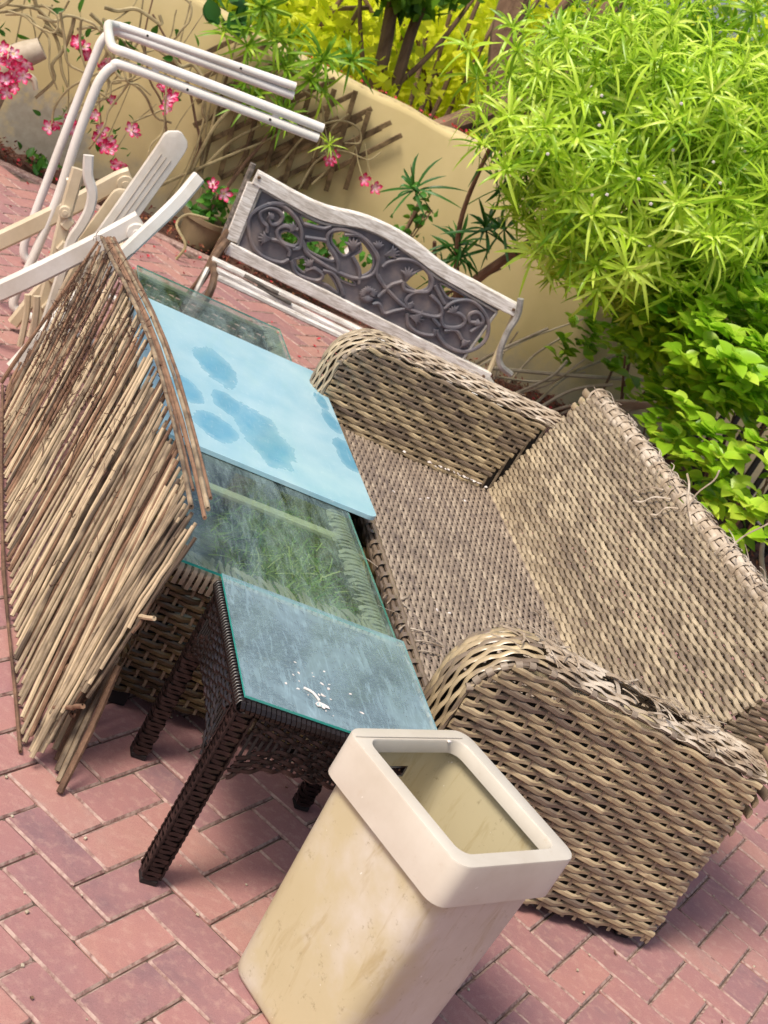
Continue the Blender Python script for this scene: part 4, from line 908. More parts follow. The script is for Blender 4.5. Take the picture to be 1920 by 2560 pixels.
def sm(a, x):      # smooth interpolation
    v = np.interp(x, a[:, 0], a[:, 1]); k = np.ones(7) / 7; vp = np.r_[[v[0]] * 3, v, [v[-1]] * 3]; return np.convolve(vp, k, 'valid')
zu, zl = sm(up_, xs) + .004, sm(lo_, xs)
V = []
for x, a, b in zip(xs, zu, zl):
    V += [(x, YB - .018, b + .003), (x, YB - .021, b + .006), (x, YB - .021, a - .006), (x, YB - .017, a - .001), (x, YB + .012, a), (x, YB + .014, b)]
i = np.arange(59)[:, None] * 6; j = np.arange(6)[None]; F = np.stack([i + j, i + 6 + j, i + 6 + (j + 1) % 6, i + (j + 1) % 6], -1).reshape(-1, 4)
F = np.vstack([F, [(0, 1, 2, 5), (2, 3, 4, 5), (354, 359, 356, 355), (356, 359, 358, 357)]])
obj('top_rail', (np.array(V), F), BENCH_W, be, False)
obj('bottom_rail', sweep(np.array([(1.253, YB - .005, .437), (2.488, YB - .005, .402)]), rectprof(.052, .032, .004), (0, -1, 0)), BENCH_W, be, False)
obj('stile', sweep(np.array([(1.232, YB - .003, .705), (1.252, YB - .003, .47)]), rectprof(.052, .028, .003), (0, -1, 0)), BENCH_W, be, False)
for (x, z) in ((1.236, .738), (2.425, .712), (2.46, .405)): obj('bolt', xf(box(-.006, .006, -.003, .003, -.006, .006, .002), Matrix.Translation((x, YB - .023, z))), IRON_R, be)
# cast panel with openings: built as a filled 2D curve, then kept as a mesh
cu = bpy.data.curves.new('panel_outline', 'CURVE'); cu.dimensions = '2D'; cu.fill_mode = 'BOTH'; cu.extrude = .004; cu.bevel_depth = .0012; cu.bevel_resolution = 1
def addpoly(pts, smooth_=True):
    P = np.array(pts)
    if smooth_:
        P = np.vstack([P, P[:1]]); m_ = len(pts); Q = np.vstack([P[-2], P, P[1]]); o_ = []
        for a in range(m_):
            p0, p1, p2, p3 = Q[a:a + 4]
            for t in (0, .25, .5, .75): o_.append(.5 * ((2 * p1) + (-p0 + p2) * t + (2 * p0 - 5 * p1 + 4 * p2 - p3) * t * t + (-p0 + 3 * p1 - 3 * p2 + p3) * t ** 3))
        P = np.array(o_)
    s = cu.splines.new('POLY'); s.points.add(len(P) - 1); s.use_cyclic_u = True
    for q, p in zip(s.points, P): q.co = (p[0], p[1], 0, 1)
sx = (xs > 1.262) & (xs < 2.385)
outl = [(x, z + .004) for x, z in zip(xs[sx], zl[sx])] + [(2.372, .665), (2.345, .425)] + [(1.278, .455)]
addpoly(outl, False)
for hh in HOLES: addpoly(hh)
tmp = bpy.data.objects.new('tmp', cu); link(tmp); bpy.context.view_layer.update()
me = bpy.data.meshes.new_from_object(tmp.evaluated_get(bpy.context.evaluated_depsgraph_get())); bpy.data.objects.remove(tmp)
V = np.array([v.co[:] for v in me.vertices]); F = [tuple(p.vertices) for p in me.polygons]
V = np.stack([V[:, 0], YB - V[:, 2], V[:, 1]], 1)
cp = obj('cast_panel', (V, F), CAST, be, False)
for hh in SCROLLS:
    P = smoothpath(np.array([(x, YB - .011, z) for x, z in hh]), len(hh) * 6); obj('scroll', sweep(P, circ(7, .0088, .0085), (0, -1, 0), None), CAST, cp)
for hh in HOLES:
    h2 = hh + [hh[0]]; P = smoothpath(np.array([(x, YB - .006, z) for x, z in h2]), len(h2) * 5); obj('scroll', sweep(P, circ(6, .0055, .006), (0, -1, 0)), CAST, cp)
for (a, b) in FANS:
    a = np.array(a); b = np.array(b); d = b - a; L = np.linalg.norm(d); d = d / L; nn = np.array([-d[1], d[0]]); L = max(L, .035); out_ = []
    for q in (-2, -1, 0, 1, 2):
        e = d * L * (1 - .08 * q * q) + nn * q * L * .27; P = [np.array([a[0], YB - .008, a[1]]), np.array([a[0] + d[0] * L * .5 + nn[0] * q * L * .10, YB - .015, a[1] + d[1] * L * .5 + nn[1] * q * L * .10]), np.array([a[0] + e[0], YB - .011, a[1] + e[1]])]
        out_.append(sweep(smoothpath(P, 8), circ(6, .0052, .0060), (0, -1, 0), [.6, .8, 1, 1.1, 1.15, 1.1, 1, .7, .5][:len(smoothpath(P, 8))]))
    obj('leaf_ornament', join(out_), CAST, cp)
for pp in ([(1.262, .700), (1.30, .698), (1.43, .688), (1.53, .684), (1.59, .700), (1.67, .730), (1.78, .742), (1.87, .733), (1.99, .708), (2.07, .690), (2.13, .688), (2.372, .670)], [(2.372, .67), (2.345, .425)], [(1.266, .70), (1.282, .455)]):
    obj('panel_frame', sweep(smoothpath(np.array([(x, YB - .008, z) for x, z in pp]), 40), rectprof(.011, .014, .003), (0, -1, 0)), IRON, be)
# iron ends, seat slats
obj('iron_arm', tube([(x, YB - .03, z) for x, z in IRON_ARM], .014, 8, 36, (0, 1, 0)), IRON, be)
obj('iron_post', bar((2.446, YB + .01, .755), (2.49, YB + .01, .39), .02, .02, (0, 1, 0)), BEAM, be)
obj('iron_leg', tube([(2.49, YB, .40), (2.50, YB - .02, .2), (2.47, YB + .03, .0)], .016, 8, 16, (0, 1, 0)), IRON, be)
obj('iron_post', bar((1.200, YB + .012, .77), (1.222, YB + .008, .47), .022, .03, (0, 1, 0)), GREY_W, be)
obj('iron_leg', tube([(1.228, YB, .50), (1.222, YB - .01, .42), (1.21, YB - .05, .30), (1.20, YB + .02, .15), (1.19, YB + .05, .0)], .017, 8, 24, (0, 1, 0)), IRON_R, be)
obj('iron_leg', tube([(1.235, YB - .02, .46), (1.20, YB - .12, .40), (1.19, YB - .30, .385), (1.185, YB - .38, .33), (1.18, YB - .36, .15), (1.18, YB - .40, .0)], .015, 8, 30, (1, 0, 0)), IRON_R, be)
obj('iron_bracket', tube([(1.21, YB - .05, .34), (1.19, YB - .16, .24), (1.2, YB - .26, .30), (1.19, YB - .33, .37)], .011, 7, 20, (1, 0, 0)), IRON, be)
obj('iron_leg', tube([(2.49, YB - .02, .40), (2.49, YB - .30, .38), (2.49, YB - .38, .2), (2.49, YB - .40, .0)], .015, 8, 24, (1, 0, 0)), IRON, be)
for k, (y, z, w_) in enumerate(((5.44, .405, .040), (5.385, .385, .034), (5.335, .40, .034), (5.275, .392, .030))):
    obj('seat_slat', bar((1.185 + .005 * k, y, z), (2.47, y - .06, z - .006), w_, .020, (0, 0, 1)), BENCH_W, be, False)
obj('broken_slat', bar((1.30, 5.34, .425), (1.44, 5.31, .425), .022, .014, (0, .3, 1)), GREY_W, be, False); obj('broken_slat', bar((1.36, 5.33, .413), (1.50, 5.30, .413), .022, .012), GREY_W, be, False)
st_ = obj('dark_stick', tube([(1.36, 5.98, .012), (1.50, 5.93, .013), (1.62, 5.99, .012)], .011, 6, 10), BLACK); tag(st_, 'short dark stick lying on the paving under the bench', 'stick')
# ================================================================= FOLIAGE
def leafblade(L, w_, n, droop, az, el, fold=.25, o=(0, 0, 0)):
    t = np.linspace(0, 1, n); d = np.array([math.cos(az) * math.cos(el), math.sin(az) * math.cos(el), math.sin(el)])
    P = np.array(o) + d * L * t[:, None]; P[:, 2] -= droop * L * t ** 2
    s = np.array([-math.sin(az), math.cos(az), 0]); ww_ = w_ * np.sin(PI * np.clip(t * .9 + .08, 0, 1)) ** .7; ww_[-1] = w_ * .1
    up = unit(np.cross(d, s)); V = np.vstack([P + s * ww_[:, None] + up * (ww_ * fold)[:, None], P, P - s * ww_[:, None] + up * (ww_ * fold)[:, None]])
    F = [(i_, i_ + 1, n + i_ + 1, n + i_) for i_ in range(n - 1)] + [(n + i_, n + i_ + 1, 2 * n + i_ + 1, 2 * n + i_) for i_ in range(n - 1)]
    return V, np.array(F)
def tuft(seed, nl=17, L=.175, w_=.0068):
    r = np.random.default_rng(seed); out_ = []
    for k in range(nl):
        el = r.uniform(-.15, 1.25) if k > 3 else 1.3; out_.append(leafblade(L * r.uniform(.7, 1.1), w_ * r.uniform(.8, 1.15), 6, r.uniform(.15, .95), k * 2.4 + r.normal(0, .2), el, .3, (0, 0, -.02 + .03 * k / nl)))
    out_.append(tube([(0, 0, -.16), (.004, 0, -.07), (0, 0, 0)], .0022, 4, 4)); return join(out_)
TF = [tuft(s) for s in range(6)]; TFm = [mk('leaf_tuft', *t, L_BUSH) for t in TF]; TFd = [mk('leaf_tuft', *t, L_DARK) for t in TF]
def orient(p, d, sc=1.):
    d = unit(np.array(d, float)); q = Vector(d).to_track_quat('Z', 'Y'); return Matrix.Translation(p) @ q.to_matrix().to_4x4() @ Matrix.Rotation(rng.uniform(0, 6.28), 4, 'Z') @ Matrix.Scale(sc, 4)
bu = thing('narrow_leaved_bush', 'big bright green bush of drooping narrow leaf tufts spilling over the wall', 'bush', (3.0, 6.9, 0)); bu['_l'] = [0, 0, 0]
ctr = np.array([3.05, 6.25, 1.47]); rad = np.array([1.02, .85, .68]); cand = []
while len(cand) < 950:
    v = unit(rng.normal(0, 1, 3)); s = rng.uniform(.55, 1.03); lump = 1 + .10 * math.sin(v[0] * 7 + 1) * math.sin(v[2] * 6 + v[1] * 5)
    p = ctr + v * rad * s * lump
    if p[0] < 2.5 and p[2] < 1.12 + .1 * rng.random(): continue
    if p[2] < .62 + .12 * rng.random() or (p[2] < .95 and p[0] > 3.6): continue
    cand.append((p, v, s))
for _ in range(300):     # crown reaching up and right
    v = unit(rng.normal(0, 1, 3)); p = np.array([3.5, 6.6, 2.1]) + v * np.array([1.0, .7, .6]) * rng.uniform(.6, 1); cand.append((p, v, 1.))
cp_ = np.array([0, 0, CAMH]); cand.sort(key=lambda c: np.linalg.norm(c[0] - cp_) + (10 if not in_view(c[0])[0] else 0) - .3 * c[2])
rest = []
for k, (p, v, s) in enumerate(cand):
    d = unit(v * .8 + np.array([0, -.30, .60]) + rng.normal(0, .38, 3)); Mx = orient(p - np.array(bu.location), d, rng.uniform(.65, 1.2))
    if k < 296: o = bpy.data.objects.new('leaf_tuft', TFm[k % 6]); link(o, bu); o.matrix_local = Mx
    else: rest.append(xf(TF[k % 6], Mx))
obj('leaf_mass', join(rest), L_BUSH, bu, kind='stuff')
for (pts, r) in (([(2.78, 7.05, 0), (2.72, 6.95, .4), (2.85, 6.7, .9), (2.95, 6.4, 1.3)], .03), ([(2.74, 6.97, .35), (2.50, 6.85, .75), (2.35, 6.6, 1.2)], .016), ([(2.72, 6.95, .4), (2.9, 6.8, .9), (3.2, 6.4, 1.4)], .018), ([(2.62, 7.02, 0), (2.60, 6.98, .35), (2.45, 6.9, .6)], .016), ([(2.62, 7.0, .3), (2.85, 6.95, .62)], .008)):
    obj('stem', tube([np.array(q) - np.array(bu.location) for q in pts], r, 7, 20, (1, 0, 0), .6), BARK, bu)
for k, (x, y, z) in enumerate([(2.28, 6.9, .76), (2.48, 6.7, 1.2), (2.57, 6.85, .98), (2.60, 6.9, .65), (2.55, 7.0, .42), (2.65, 6.8, .8)]):  # tufts in a darker green at the left of the bush
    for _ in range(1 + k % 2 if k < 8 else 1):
        o = bpy.data.objects.new('dark_leaf_tuft', TFd[(k + _) % 6]); link(o, bu); o.matrix_local = orient(np.array([x, y, z]) + rng.normal(0, .03, 3) - np.array(bu.location), (rng.normal(-.3, .3), -.4, rng.uniform(.1, 1)), 1.25)
obj('blossom_spray', join([xf(box(-.006, .006, -.003, .003, -.006, .006, .002), Matrix.Translation(np.array([rng.normal(2.6, .35), 5.62 + rng.normal(0, .12), rng.normal(1.42, .22)]) - np.array(bu.location))) for _ in range(24)]), PETALW, bu, kind='stuff')
# round-leaved shrub
def ovate(L, w_, bend=.3, n=5):
    t = np.linspace(0, 1, n + 1); ww_ = w_ * np.sin(PI * t ** .75) ** .8; V = []
    for s in (-1, 0, 1): V += [(s * a, L * q, (abs(s) * a * .35) - bend * L * q * q * .5) for q, a in zip(t, ww_)]
    m_ = n + 1; return np.array(V), np.array([(k * m_ + i_, k * m_ + i_ + 1, (k + 1) * m_ + i_ + 1, (k + 1) * m_ + i_) for k in (0, 1) for i_ in range(n)])
OV = [ovate(.100, .036, .3), ovate(.088, .034, .1), ovate(.110, .039, .5)]; OVm = [mk('leaf', *o_, L_ROUND) for o_ in OV]
sh_ = thing('round_leaved_shrub', 'shrub of broad glossy yellow-green leaves growing over the dark railing fence', 'shrub', (3.9, 5.9, 0)); sh_['_l'] = [0, 0, 0]
leaves = []
def cluster(p, d, n, sc=1.):
    for k in range(n):
        a = k * 2.4 + rng.normal(0, .3); e = unit(np.array([math.cos(a), math.sin(a), rng.uniform(-.2, .5)])); e = unit(e + np.array(d) * .6); zc = unit(np.cross(np.cross(e, (0, 0, 1)), e) + rng.normal(0, .25, 3) + np.array(d) * .3)
        x = unit(np.cross(e, zc)); zc = np.cross(x, e); Mx = np.eye(4); Mx[:3, 0] = x; Mx[:3, 1] = e; Mx[:3, 2] = zc; Mx[:3, :3] *= sc * rng.uniform(.55, 1.15); Mx[:3, 3] = p + rng.normal(0, .010, 3); leaves.append((Mx, int(rng.integers(3))))
for (c, r, m_, nl) in (((3.66, 6.1, 1.0), (.50, 1.05, .38), 260, 6), ((3.62, 5.35, .68), (.40, .75, .42), 190, 6), ((3.85, 6.9, .75), (.5, .6, .4), 60, 5), ((4.2, 5.6, 1.05), (.6, 1.2, .5), 120, 5), ((3.35, 5.6, 1.02), (.30, .55, .26), 110, 6), ((3.3, 6.1, .92), (.25, .4, .2), 60, 5)):
    for _ in range(m_):
        v = unit(rng.normal(0, 1, 3)); v[0] = -abs(v[0]) if rng.random() < .55 else v[0]; p = np.array(c) + v * np.array(r) * rng.uniform(.6, 1.08); 
        if p[2] < .12: continue
        cluster(p, unit(v + (-.3, -.5, .5)), nl + int(rng.integers(-2, 3)))
for (x, y, z) in ((3.5, 6.5, .22), (3.58, 6.1, .16), (3.7, 7.0, .35), (3.6, 7.2, .45), (3.5, 7.25, .52), (3.55, 7.3, .28), (3.5, 7.3, .36)):
    for _ in range(3): cluster(np.array([x, y, z]) + rng.normal(0, .04, 3), (-.3, -.6, .6), 5, .9)
kept = sorted(range(len(leaves)), key=lambda i_: (0 if in_view(leaves[i_][0][:3, 3])[0] else 1, np.linalg.norm(leaves[i_][0][:3, 3] - cp_)))
off_ = np.array(sh_.location); rest = []
for q, i_ in enumerate(kept):
    Mx, k = leaves[i_]; Mx = Mx.copy(); Mx[:3, 3] -= off_
    if q < 300: o = bpy.data.objects.new('leaf', OVm[k]); link(o, sh_); o.matrix_local = Matrix(Mx.tolist())
    else: rest.append(xf(OV[k], Mx))
obj('leaf_mass', join(rest), L_ROUND, sh_, kind='stuff')
for k in range(16):
    a = (3.95 + rng.normal(0, .15), 5.0 + 2.2 * rng.random(), 0); b = np.array([3.75, a[1] + rng.normal(0, .3), .9]) + rng.normal(0, .15, 3); obj('stem', tube([np.array(a) - off_, (np.array(a) + b) / 2 + rng.normal(0, .06, 3) - off_, b - off_], rng.uniform(.006, .013), 5, 10, (1, 0, 0), .5), BARK, sh_)
# pale dry branches by the shrub
db = thing('dry_branches', 'bundle of pale bare dry branches arching beside the round-leaved shrub', 'branches', (3.8, 6.6, 0)); db['_l'] = [0, 0, 0]; od = np.array(db.location)
for k in range(9):
    s = k * .035; obj('branch', tube([np.array(q) - od for q in ((3.50 + s, 7.0 - s, .02), (3.56 + s, 6.8, .20 + s * .3), (3.72 + s, 6.6, .38 + .2 * s), (3.95 + s, 6.45, .50))], rng.uniform(.007, .012), 6, 18, (0, 1, 0)), STEM_G, db)
for k in range(12):
    a = np.array([rng.uniform(3.0, 3.5), rng.uniform(7.0, 7.35), .01]); b = a + (rng.normal(.15, .25), rng.normal(0, .1), rng.uniform(.15, .5)); obj('branch', tube([a - od, (a + b) / 2 + rng.normal(0, .04, 3) - od, b - od], rng.uniform(.004, .010), 5, 10, (1, .2, 0)), STEM_G, db)
obj('branch', tube([np.array(q) - od for q in ((3.2, 7.2, .08), (3.6, 7.15, .24), (4.1, 7.1, .45))], .011, 6, 14), STEM_G, db)
db2 = thing('dry_shrub_trunk', 'pale forked bare trunk at the right edge behind the sofa back', 'trunk', (4.15, 5.3, 0)); db2['_l'] = [0, 0, 0]; od = np.array(db2.location)
for pts, r in (([(4.2, 5.35, 0), (4.10, 5.25, .15), (4.13, 5.10, .36), (4.3, 5.0, .55)], .026), ([(4.13, 5.3, .08), (4.05, 5.45, .22), (4.02, 5.55, .42)], .014), ([(4.2, 5.35, 0), (4.3, 5.1, .12), (4.45, 4.9, .2)], .022), ([(4.1, 5.25, .15), (4.02, 5.32, .30), (4.08, 5.40, .46)], .010), ([(4.18, 5.3, .02), (4.05, 5.0, .08), (4.0, 4.7, .10)], .016)):
    obj('branch', tube([np.array(q) - od for q in pts], r, 7, 16, (1, .3, 0), .7), STEM_G, db2)
# ---- desert rose on the left: tangled pale stems, pink flowers
def flower(seed):
    r = np.random.default_rng(seed); out_ = []; sh = []
    for k in range(5):
        V_, F_ = petalshape(.044, .0125, .35); a = k * 2 * PI / 5 + r.normal(0, .08); V2 = xf((V_, F_), Matrix.Rotation(a, 4, 'Z') @ Matrix.Rotation(.35 + r.normal(0, .1), 4, 'X')); out_.append(V2); sh += list(np.clip(np.linalg.norm(V_, axis=1) / .044, 0, 1) * np.array([1, 1.25, 1.25, 1.05, 1.05, 1, .55]))
    return join(out_), sh
FLm = [];
for s in range(3):
    VF, sh = flower(s); FLm.append(mk('flower', np.array(VF[0]), VF[1], FLOWER, False, sh))
dr = thing('desert_rose_plant', 'desert rose with tangled pale stems and pink star flowers at the upper left', 'flowering plant', (.6, 7.3, 0)); dr['_l'] = [0, 0, 0]; od = np.array(dr.location)
clusters_ = [(.57, .66, 3), (.60, .60, 3), (.24, .47, 4), (.32, .48, 4), (.38, .46, 3), (.34, .38, 4), (.28, .40, 3), (.20, .52, 3), (.72, .62, 2), (.98, .63, 4), (1.06, .61, 2), (.63, .26, 2), (.66, .30, 1), (.77, .36, 1), (.94, .40, 2), (.87, .28, 4), (.83, .30, 2), (.93, .24, 2), (.77, .47, 1), (.70, .27, 1)]
lo_m = mk('leaf', *ovate(.06, .014, .2), L_MID)
for (x, z, n) in clusters_:
    for _ in range(n):
        o = bpy.data.objects.new('flower', FLm[int(rng.integers(3))]); link(o, dr); o.matrix_local = orient(np.array([x + rng.normal(0, .020), (6.92 if x < .45 else 7.14) + rng.normal(0, .02), z + rng.normal(0, .020)]) - od, (rng.normal(0, .35), -1, rng.normal(.3, .35)), rng.uniform(.75, 1.1))
    for _ in range(4):
        o = bpy.data.objects.new('leaf', lo_m); link(o, dr); o.matrix_local = orient(np.array([x + rng.normal(0, .03), 7.26, z + rng.normal(0, .03)]) - od, (rng.normal(0, 1), -.3, rng.normal(0, 1)), rng.uniform(.6, 1.0)) @ Matrix.Rotation(rng.uniform(-1.5, 1.5), 4, 'X')
    a = np.array([x, 7.28, z]); b = np.array([x + rng.normal(-.02, .10), 7.32, z + rng.uniform(.25, .5)]); obj('hanging_stem', tube([a - od, (a + b) / 2 + (rng.normal(0, .05), 0, 0) - od, b - od], rng.uniform(.0025, .005), 5, 12, (0, 1, 0)), STEM, dr)
for k in range(30):      # tangle above
    x = rng.uniform(.12, .95); z = .56 + .16 * x + .18 * rng.random(); P = [np.array([x, 7.2 + rng.normal(0, .08), z])]; hd = rng.uniform(-.9, .6)
    for q in range(5): hd += rng.normal(0, .7); P.append(P[-1] + np.array([math.cos(hd), rng.normal(0, .2), math.sin(hd) - .25]) * rng.uniform(.05, .11))
    obj('tangled_stem', tube([p - od for p in P], rng.uniform(.005, .011), 6, 22, (0, 1, 0), .7), STEM, dr)
for k in range(22):
    x = rng.uniform(.3, 1.1); o = bpy.data.objects.new('leaf', mk('leaf', *ovate(.08, .022, .2), L_GRN) if k == 0 else bpy.data.objects['leaf'].data); o.data = lo_m; link(o, dr); o.matrix_local = orient(np.array([x, 7.18, rng.uniform(.5, .75) + .14 * x]) - od, (rng.normal(0, 1), -.5, rng.normal(0, .6)), rng.uniform(.9, 1.5))
rk = thing('pale_root_stump', 'pale knotted plant stump at the left edge under pink flowers', 'stump', (.25, 7.0, 0)); rk['_l'] = [0, 0, 0]; ro = np.array(rk.location)
obj('trunk', tube([np.array(q) - ro for q in ((.30, 7.15, .0), (.28, 7.12, .25), (.33, 7.1, .45), (.42, 7.1, .56))], .10, 10, 24, (1, 0, 0), .5), STEM_G, rk)
for q in (((.33, 7.0, .40), (.42, 6.98, .44), (.46, 6.97, .40)), ((.30, 7.0, .3), (.2, 6.95, .22), (.12, 6.95, .05))): obj('root', tube([np.array(a) - ro for a in q], .022, 7, 14, (0, 1, 0), .5), STEM_G, rk)
# ---- small flowering plants by the trellis foot and behind the bench
def small_plant(name, label, cat, x, y, h_, spread, nleaf, nfl, mat, white=False, lm=None, pot=False):
    t = thing(name, label, cat, (x, y, 0)); 
    if pot:
        pr = [(0, .0), (.09, 0), (.105, .12), (.118, .125), (.118, .15), (.10, .15), (.10, .13), (0, .128)]; ns = 18; V = [(r_ * math.cos(a), r_ * math.sin(a), z_) for r_, z_ in pr for a in np.arange(ns) * 2 * PI / ns]; F = [(l_ * ns + k, l_ * ns + (k + 1) % ns, (l_ + 1) * ns + (k + 1) % ns, (l_ + 1) * ns + k) for l_ in range(len(pr) - 1) for k in range(ns)]
        o = bpy.data.objects.new('pot', mk('pot', np.array(V), np.array(F), simple('clay pot', (.16, .11, .06), (.30, .22, .12)))); link(o, t)
    for k in range(6): a = rng.normal(0, spread * .4, 2); o = bpy.data.objects.new('stem', mk('stem', *tube([(0, 0, 0), (a[0] * .5, a[1] * .5, h_ * .6), (a[0], a[1], h_ * .95)], .004, 5, 8, (1, 0, 0)), BARK)); link(o, t)
    lmsh = mk('leaf', *ovate(.055, .018, .3), lm or L_MID)
    for k in range(nleaf):
        p = np.array([rng.normal(0, spread), rng.normal(0, spread * .6), h_ * rng.uniform(.45, 1.08)]); o = bpy.data.objects.new('leaf', lmsh); link(o, t); o.matrix_local = orient(p, (rng.normal(0, 1), rng.normal(-.5, .6), rng.uniform(0, 1)), rng.uniform(.7, 1.25)) @ Matrix.Rotation(rng.uniform(-1.2, .6), 4, 'X')
    for k in range(nfl):
        p = np.array([rng.normal(0, spread * .8), -spread * .7 + rng.normal(0, .02), h_ * rng.uniform(.7, 1.1)]); o = bpy.data.objects.new('flower', FLW if white else FLm[k % 3]); link(o, t); o.matrix_local = orient(p, (rng.normal(0, .4), -1, rng.normal(.4, .3)), rng.uniform(.8, 1.1))
    return t
FLW = mk('flower', *join([xf(petalshape(.024, .013, .2), Matrix.Rotation(k * 2 * PI / 5, 4, 'Z')) for k in range(5)]), PETALW, False)
small_plant('potted_desert_rose', 'potted plant with round leaves and one pink star flower left of the bench', 'potted plant', 1.46, 7.25, .30, .055, 70, 3, L_MID, pot=True)
small_plant('periwinkle_plant', 'leafy plant with white flowers seen through the left half of the bench panel', 'flowering plant', 2.06, 7.2, .34, .14, 190, 7, L_MID, True)
small_plant('periwinkle_plant', 'green plant with a white flower behind the top left scrolls of the bench', 'flowering plant', 1.78, 7.2, .34, .09, 110, 3, L_MID, True)
small_plant('leafy_weed', 'leafy green plant beside the right iron end of the bench', 'plant', 2.80, 7.1, .36, .09, 120, 0, L_MID)
small_plant('leafy_weed', 'tall leafy weed against the wall above the right part of the bench panel', 'plant', 2.42, 7.25, .72, .05, 60, 0, L_MID)
small_plant('leafy_weed', 'low green seedling in the bed below the pink flowers at the far left', 'plant', .62, 7.2, .07, .05, 26, 0, L_MID); small_plant('leafy_weed', 'tiny green seedling in the bed right of the white tube posts', 'plant', .86, 7.18, .06, .04, 20, 0, L_MID)
hf = thing('hanging_blossoms', 'pair of pink star flowers against the wall right of the trellis', 'flowers', (1.9, 7.35, 0)); hf['_l'] = [0, 0, 0]; oh = np.array(hf.location)
for (x, z) in ((2.10, .655), (2.17, .645), (1.89, .665), (1.90, .69)):
    o = bpy.data.objects.new('flower', FLm[0]); link(o, hf); o.matrix_local = orient(np.array([x, 7.3, z]) - oh, (.1, -1, .2), 1.)
    obj('flower_stem', tube([np.array([x, 7.32, z]) - oh, np.array([x - .05, 7.38, z + .06]) - oh, np.array([x - .12, 7.42, z + .16]) - oh], .003, 4, 8, (0, 1, 0)), STEM, hf)
# ---- palm-like tufts and vines over the trellis
vp = thing('trellis_vine', 'green narrow-leaved vine with bare curling stems growing over the trellis', 'climbing plant', (1.5, 7.4, 0)); vp['_l'] = [0, 0, 0]; ov = np.array(vp.location); L_VINE = leafmat('vine leaf', [(0, (.08, .22, .01)), (.5, (.30, .50, .03)), (1, (.62, .74, .07))], .4, .4); TFv = [mk('leaf_tuft', *t, L_VINE) for t in TF]
for (x, z, n, s_) in ((1.42, 1.10, 3, 1.4), (1.62, 1.08, 3, 1.5), (1.50, .98, 3, 1.3), (1.66, .96, 3, 1.2), (1.42, .74, 3, 1.2), (1.56, .77, 3, 1.2), (1.62, .72, 2, 1.), (1.36, .80, 2, 1.1), (1.25, 1.02, 3, 1.2), (1.12, 1.0, 2, 1.0), (1.86, .74, 1, .7), (1.30, 1.15, 3, 1.4), (1.78, 1.12, 2, 1.2)):
    for _ in range(max(1, n - 1)):
        o = bpy.data.objects.new('leaf_tuft', TFv[int(rng.integers(6))]); link(o, vp); o.matrix_local = orient(np.array([x + rng.normal(0, .02), 7.30 + rng.normal(0, .03), z + rng.normal(0, .02)]) - ov, (rng.normal(0, .5), -.8, rng.uniform(-.2, .9)), s_ * .85)
for k in range(11):
    x = rng.uniform(1.0, 1.7); P = [np.array([x, 7.42 + rng.normal(0, .015), rng.uniform(.0, .3)])]; hd = PI / 2 + rng.normal(-.15, .25)
    for q in range(6): hd += rng.normal(0, .18); P.append(P[-1] + np.array([math.cos(hd), 0, math.sin(hd)]) * rng.uniform(.10, .17))
    obj('vine_stem', tube([p - ov for p in P], rng.uniform(.003, .011), 6, 26, (0, 1, 0), .6), STEM if k % 3 else BARK, vp)
for P in (((1.85, .45), (1.86, .6), (1.92, .70), (2.0, .73), (2.10, .74), (2.14, .80)), ((1.70, .5), (1.76, .72), (1.86, .84), (1.97, .86), (2.02, .80), (1.95, .76)), ((1.62, .9), (1.75, .88), (1.82, .76), (1.84, .62)), ((1.30, .15), (1.30, .35), (1.24, .62), (1.1, .8)), ((1.9, .5), (1.93, .62), (1.86, .78), (1.90, .9))):
    obj('vine_stem', tube([(x, 7.40, z) - ov for x, z in P], .0065, 6, 30, (0, 1, 0), .6), STEM, vp)
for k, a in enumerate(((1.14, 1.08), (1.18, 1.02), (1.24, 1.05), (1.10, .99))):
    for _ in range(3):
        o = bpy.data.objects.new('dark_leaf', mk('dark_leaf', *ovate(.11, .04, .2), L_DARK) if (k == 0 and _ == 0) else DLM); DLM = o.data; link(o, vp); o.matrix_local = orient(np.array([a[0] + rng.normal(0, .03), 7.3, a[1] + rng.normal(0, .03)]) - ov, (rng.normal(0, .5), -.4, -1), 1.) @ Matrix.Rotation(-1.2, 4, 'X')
# broken pale twig by the bench
tw_ = obj('pale_twig', tube([(1.40, 6.9, .22), (1.30, 6.88, .20), (1.27, 6.85, .14), (1.34, 6.8, .08), (1.33, 6.8, .0)], .007, 6, 20, (0, 1, 0)), STEM); tag(tw_, 'thin pale crooked twig standing in front of the wall left of the bench', 'twig')
# ---- wall-top and paving petals
pe = []
for _ in range(420):
    u = rng.random()
    if u < .22: p = (rng.uniform(1.3, 3.0), 7.54 + abs(rng.normal(0, .03)), 1.035 + .035 * max(0, 0) + .004); p = (p[0], p[1], 1.032 + .035 * min(3, max(0, p[0] - 1.6)) + .008)
    elif u < .55: p = (rng.uniform(.3, 3.6), rng.uniform(7.1, 7.48), rng.uniform(.015, .03))
    else: p = (rng.uniform(.3, 3.0), 7.05 - abs(rng.normal(0, .7)), .004)
    s = rng.uniform(.5, 1.3); V_, F_ = petalshape(.018 * s, .008 * s, .6); pe.append(xf((V_, F_), Matrix.Translation(p) @ Matrix.Rotation(rng.uniform(0, 6.28), 4, 'Z') @ Matrix.Rotation(rng.uniform(-.3, .5), 4, 'X')))
tag(obj('red_petals', join(pe), PETALR, smooth=False), 'fallen red petals scattered on the paving, the bed and the wall top', 'petals', kind='stuff')
lit = []
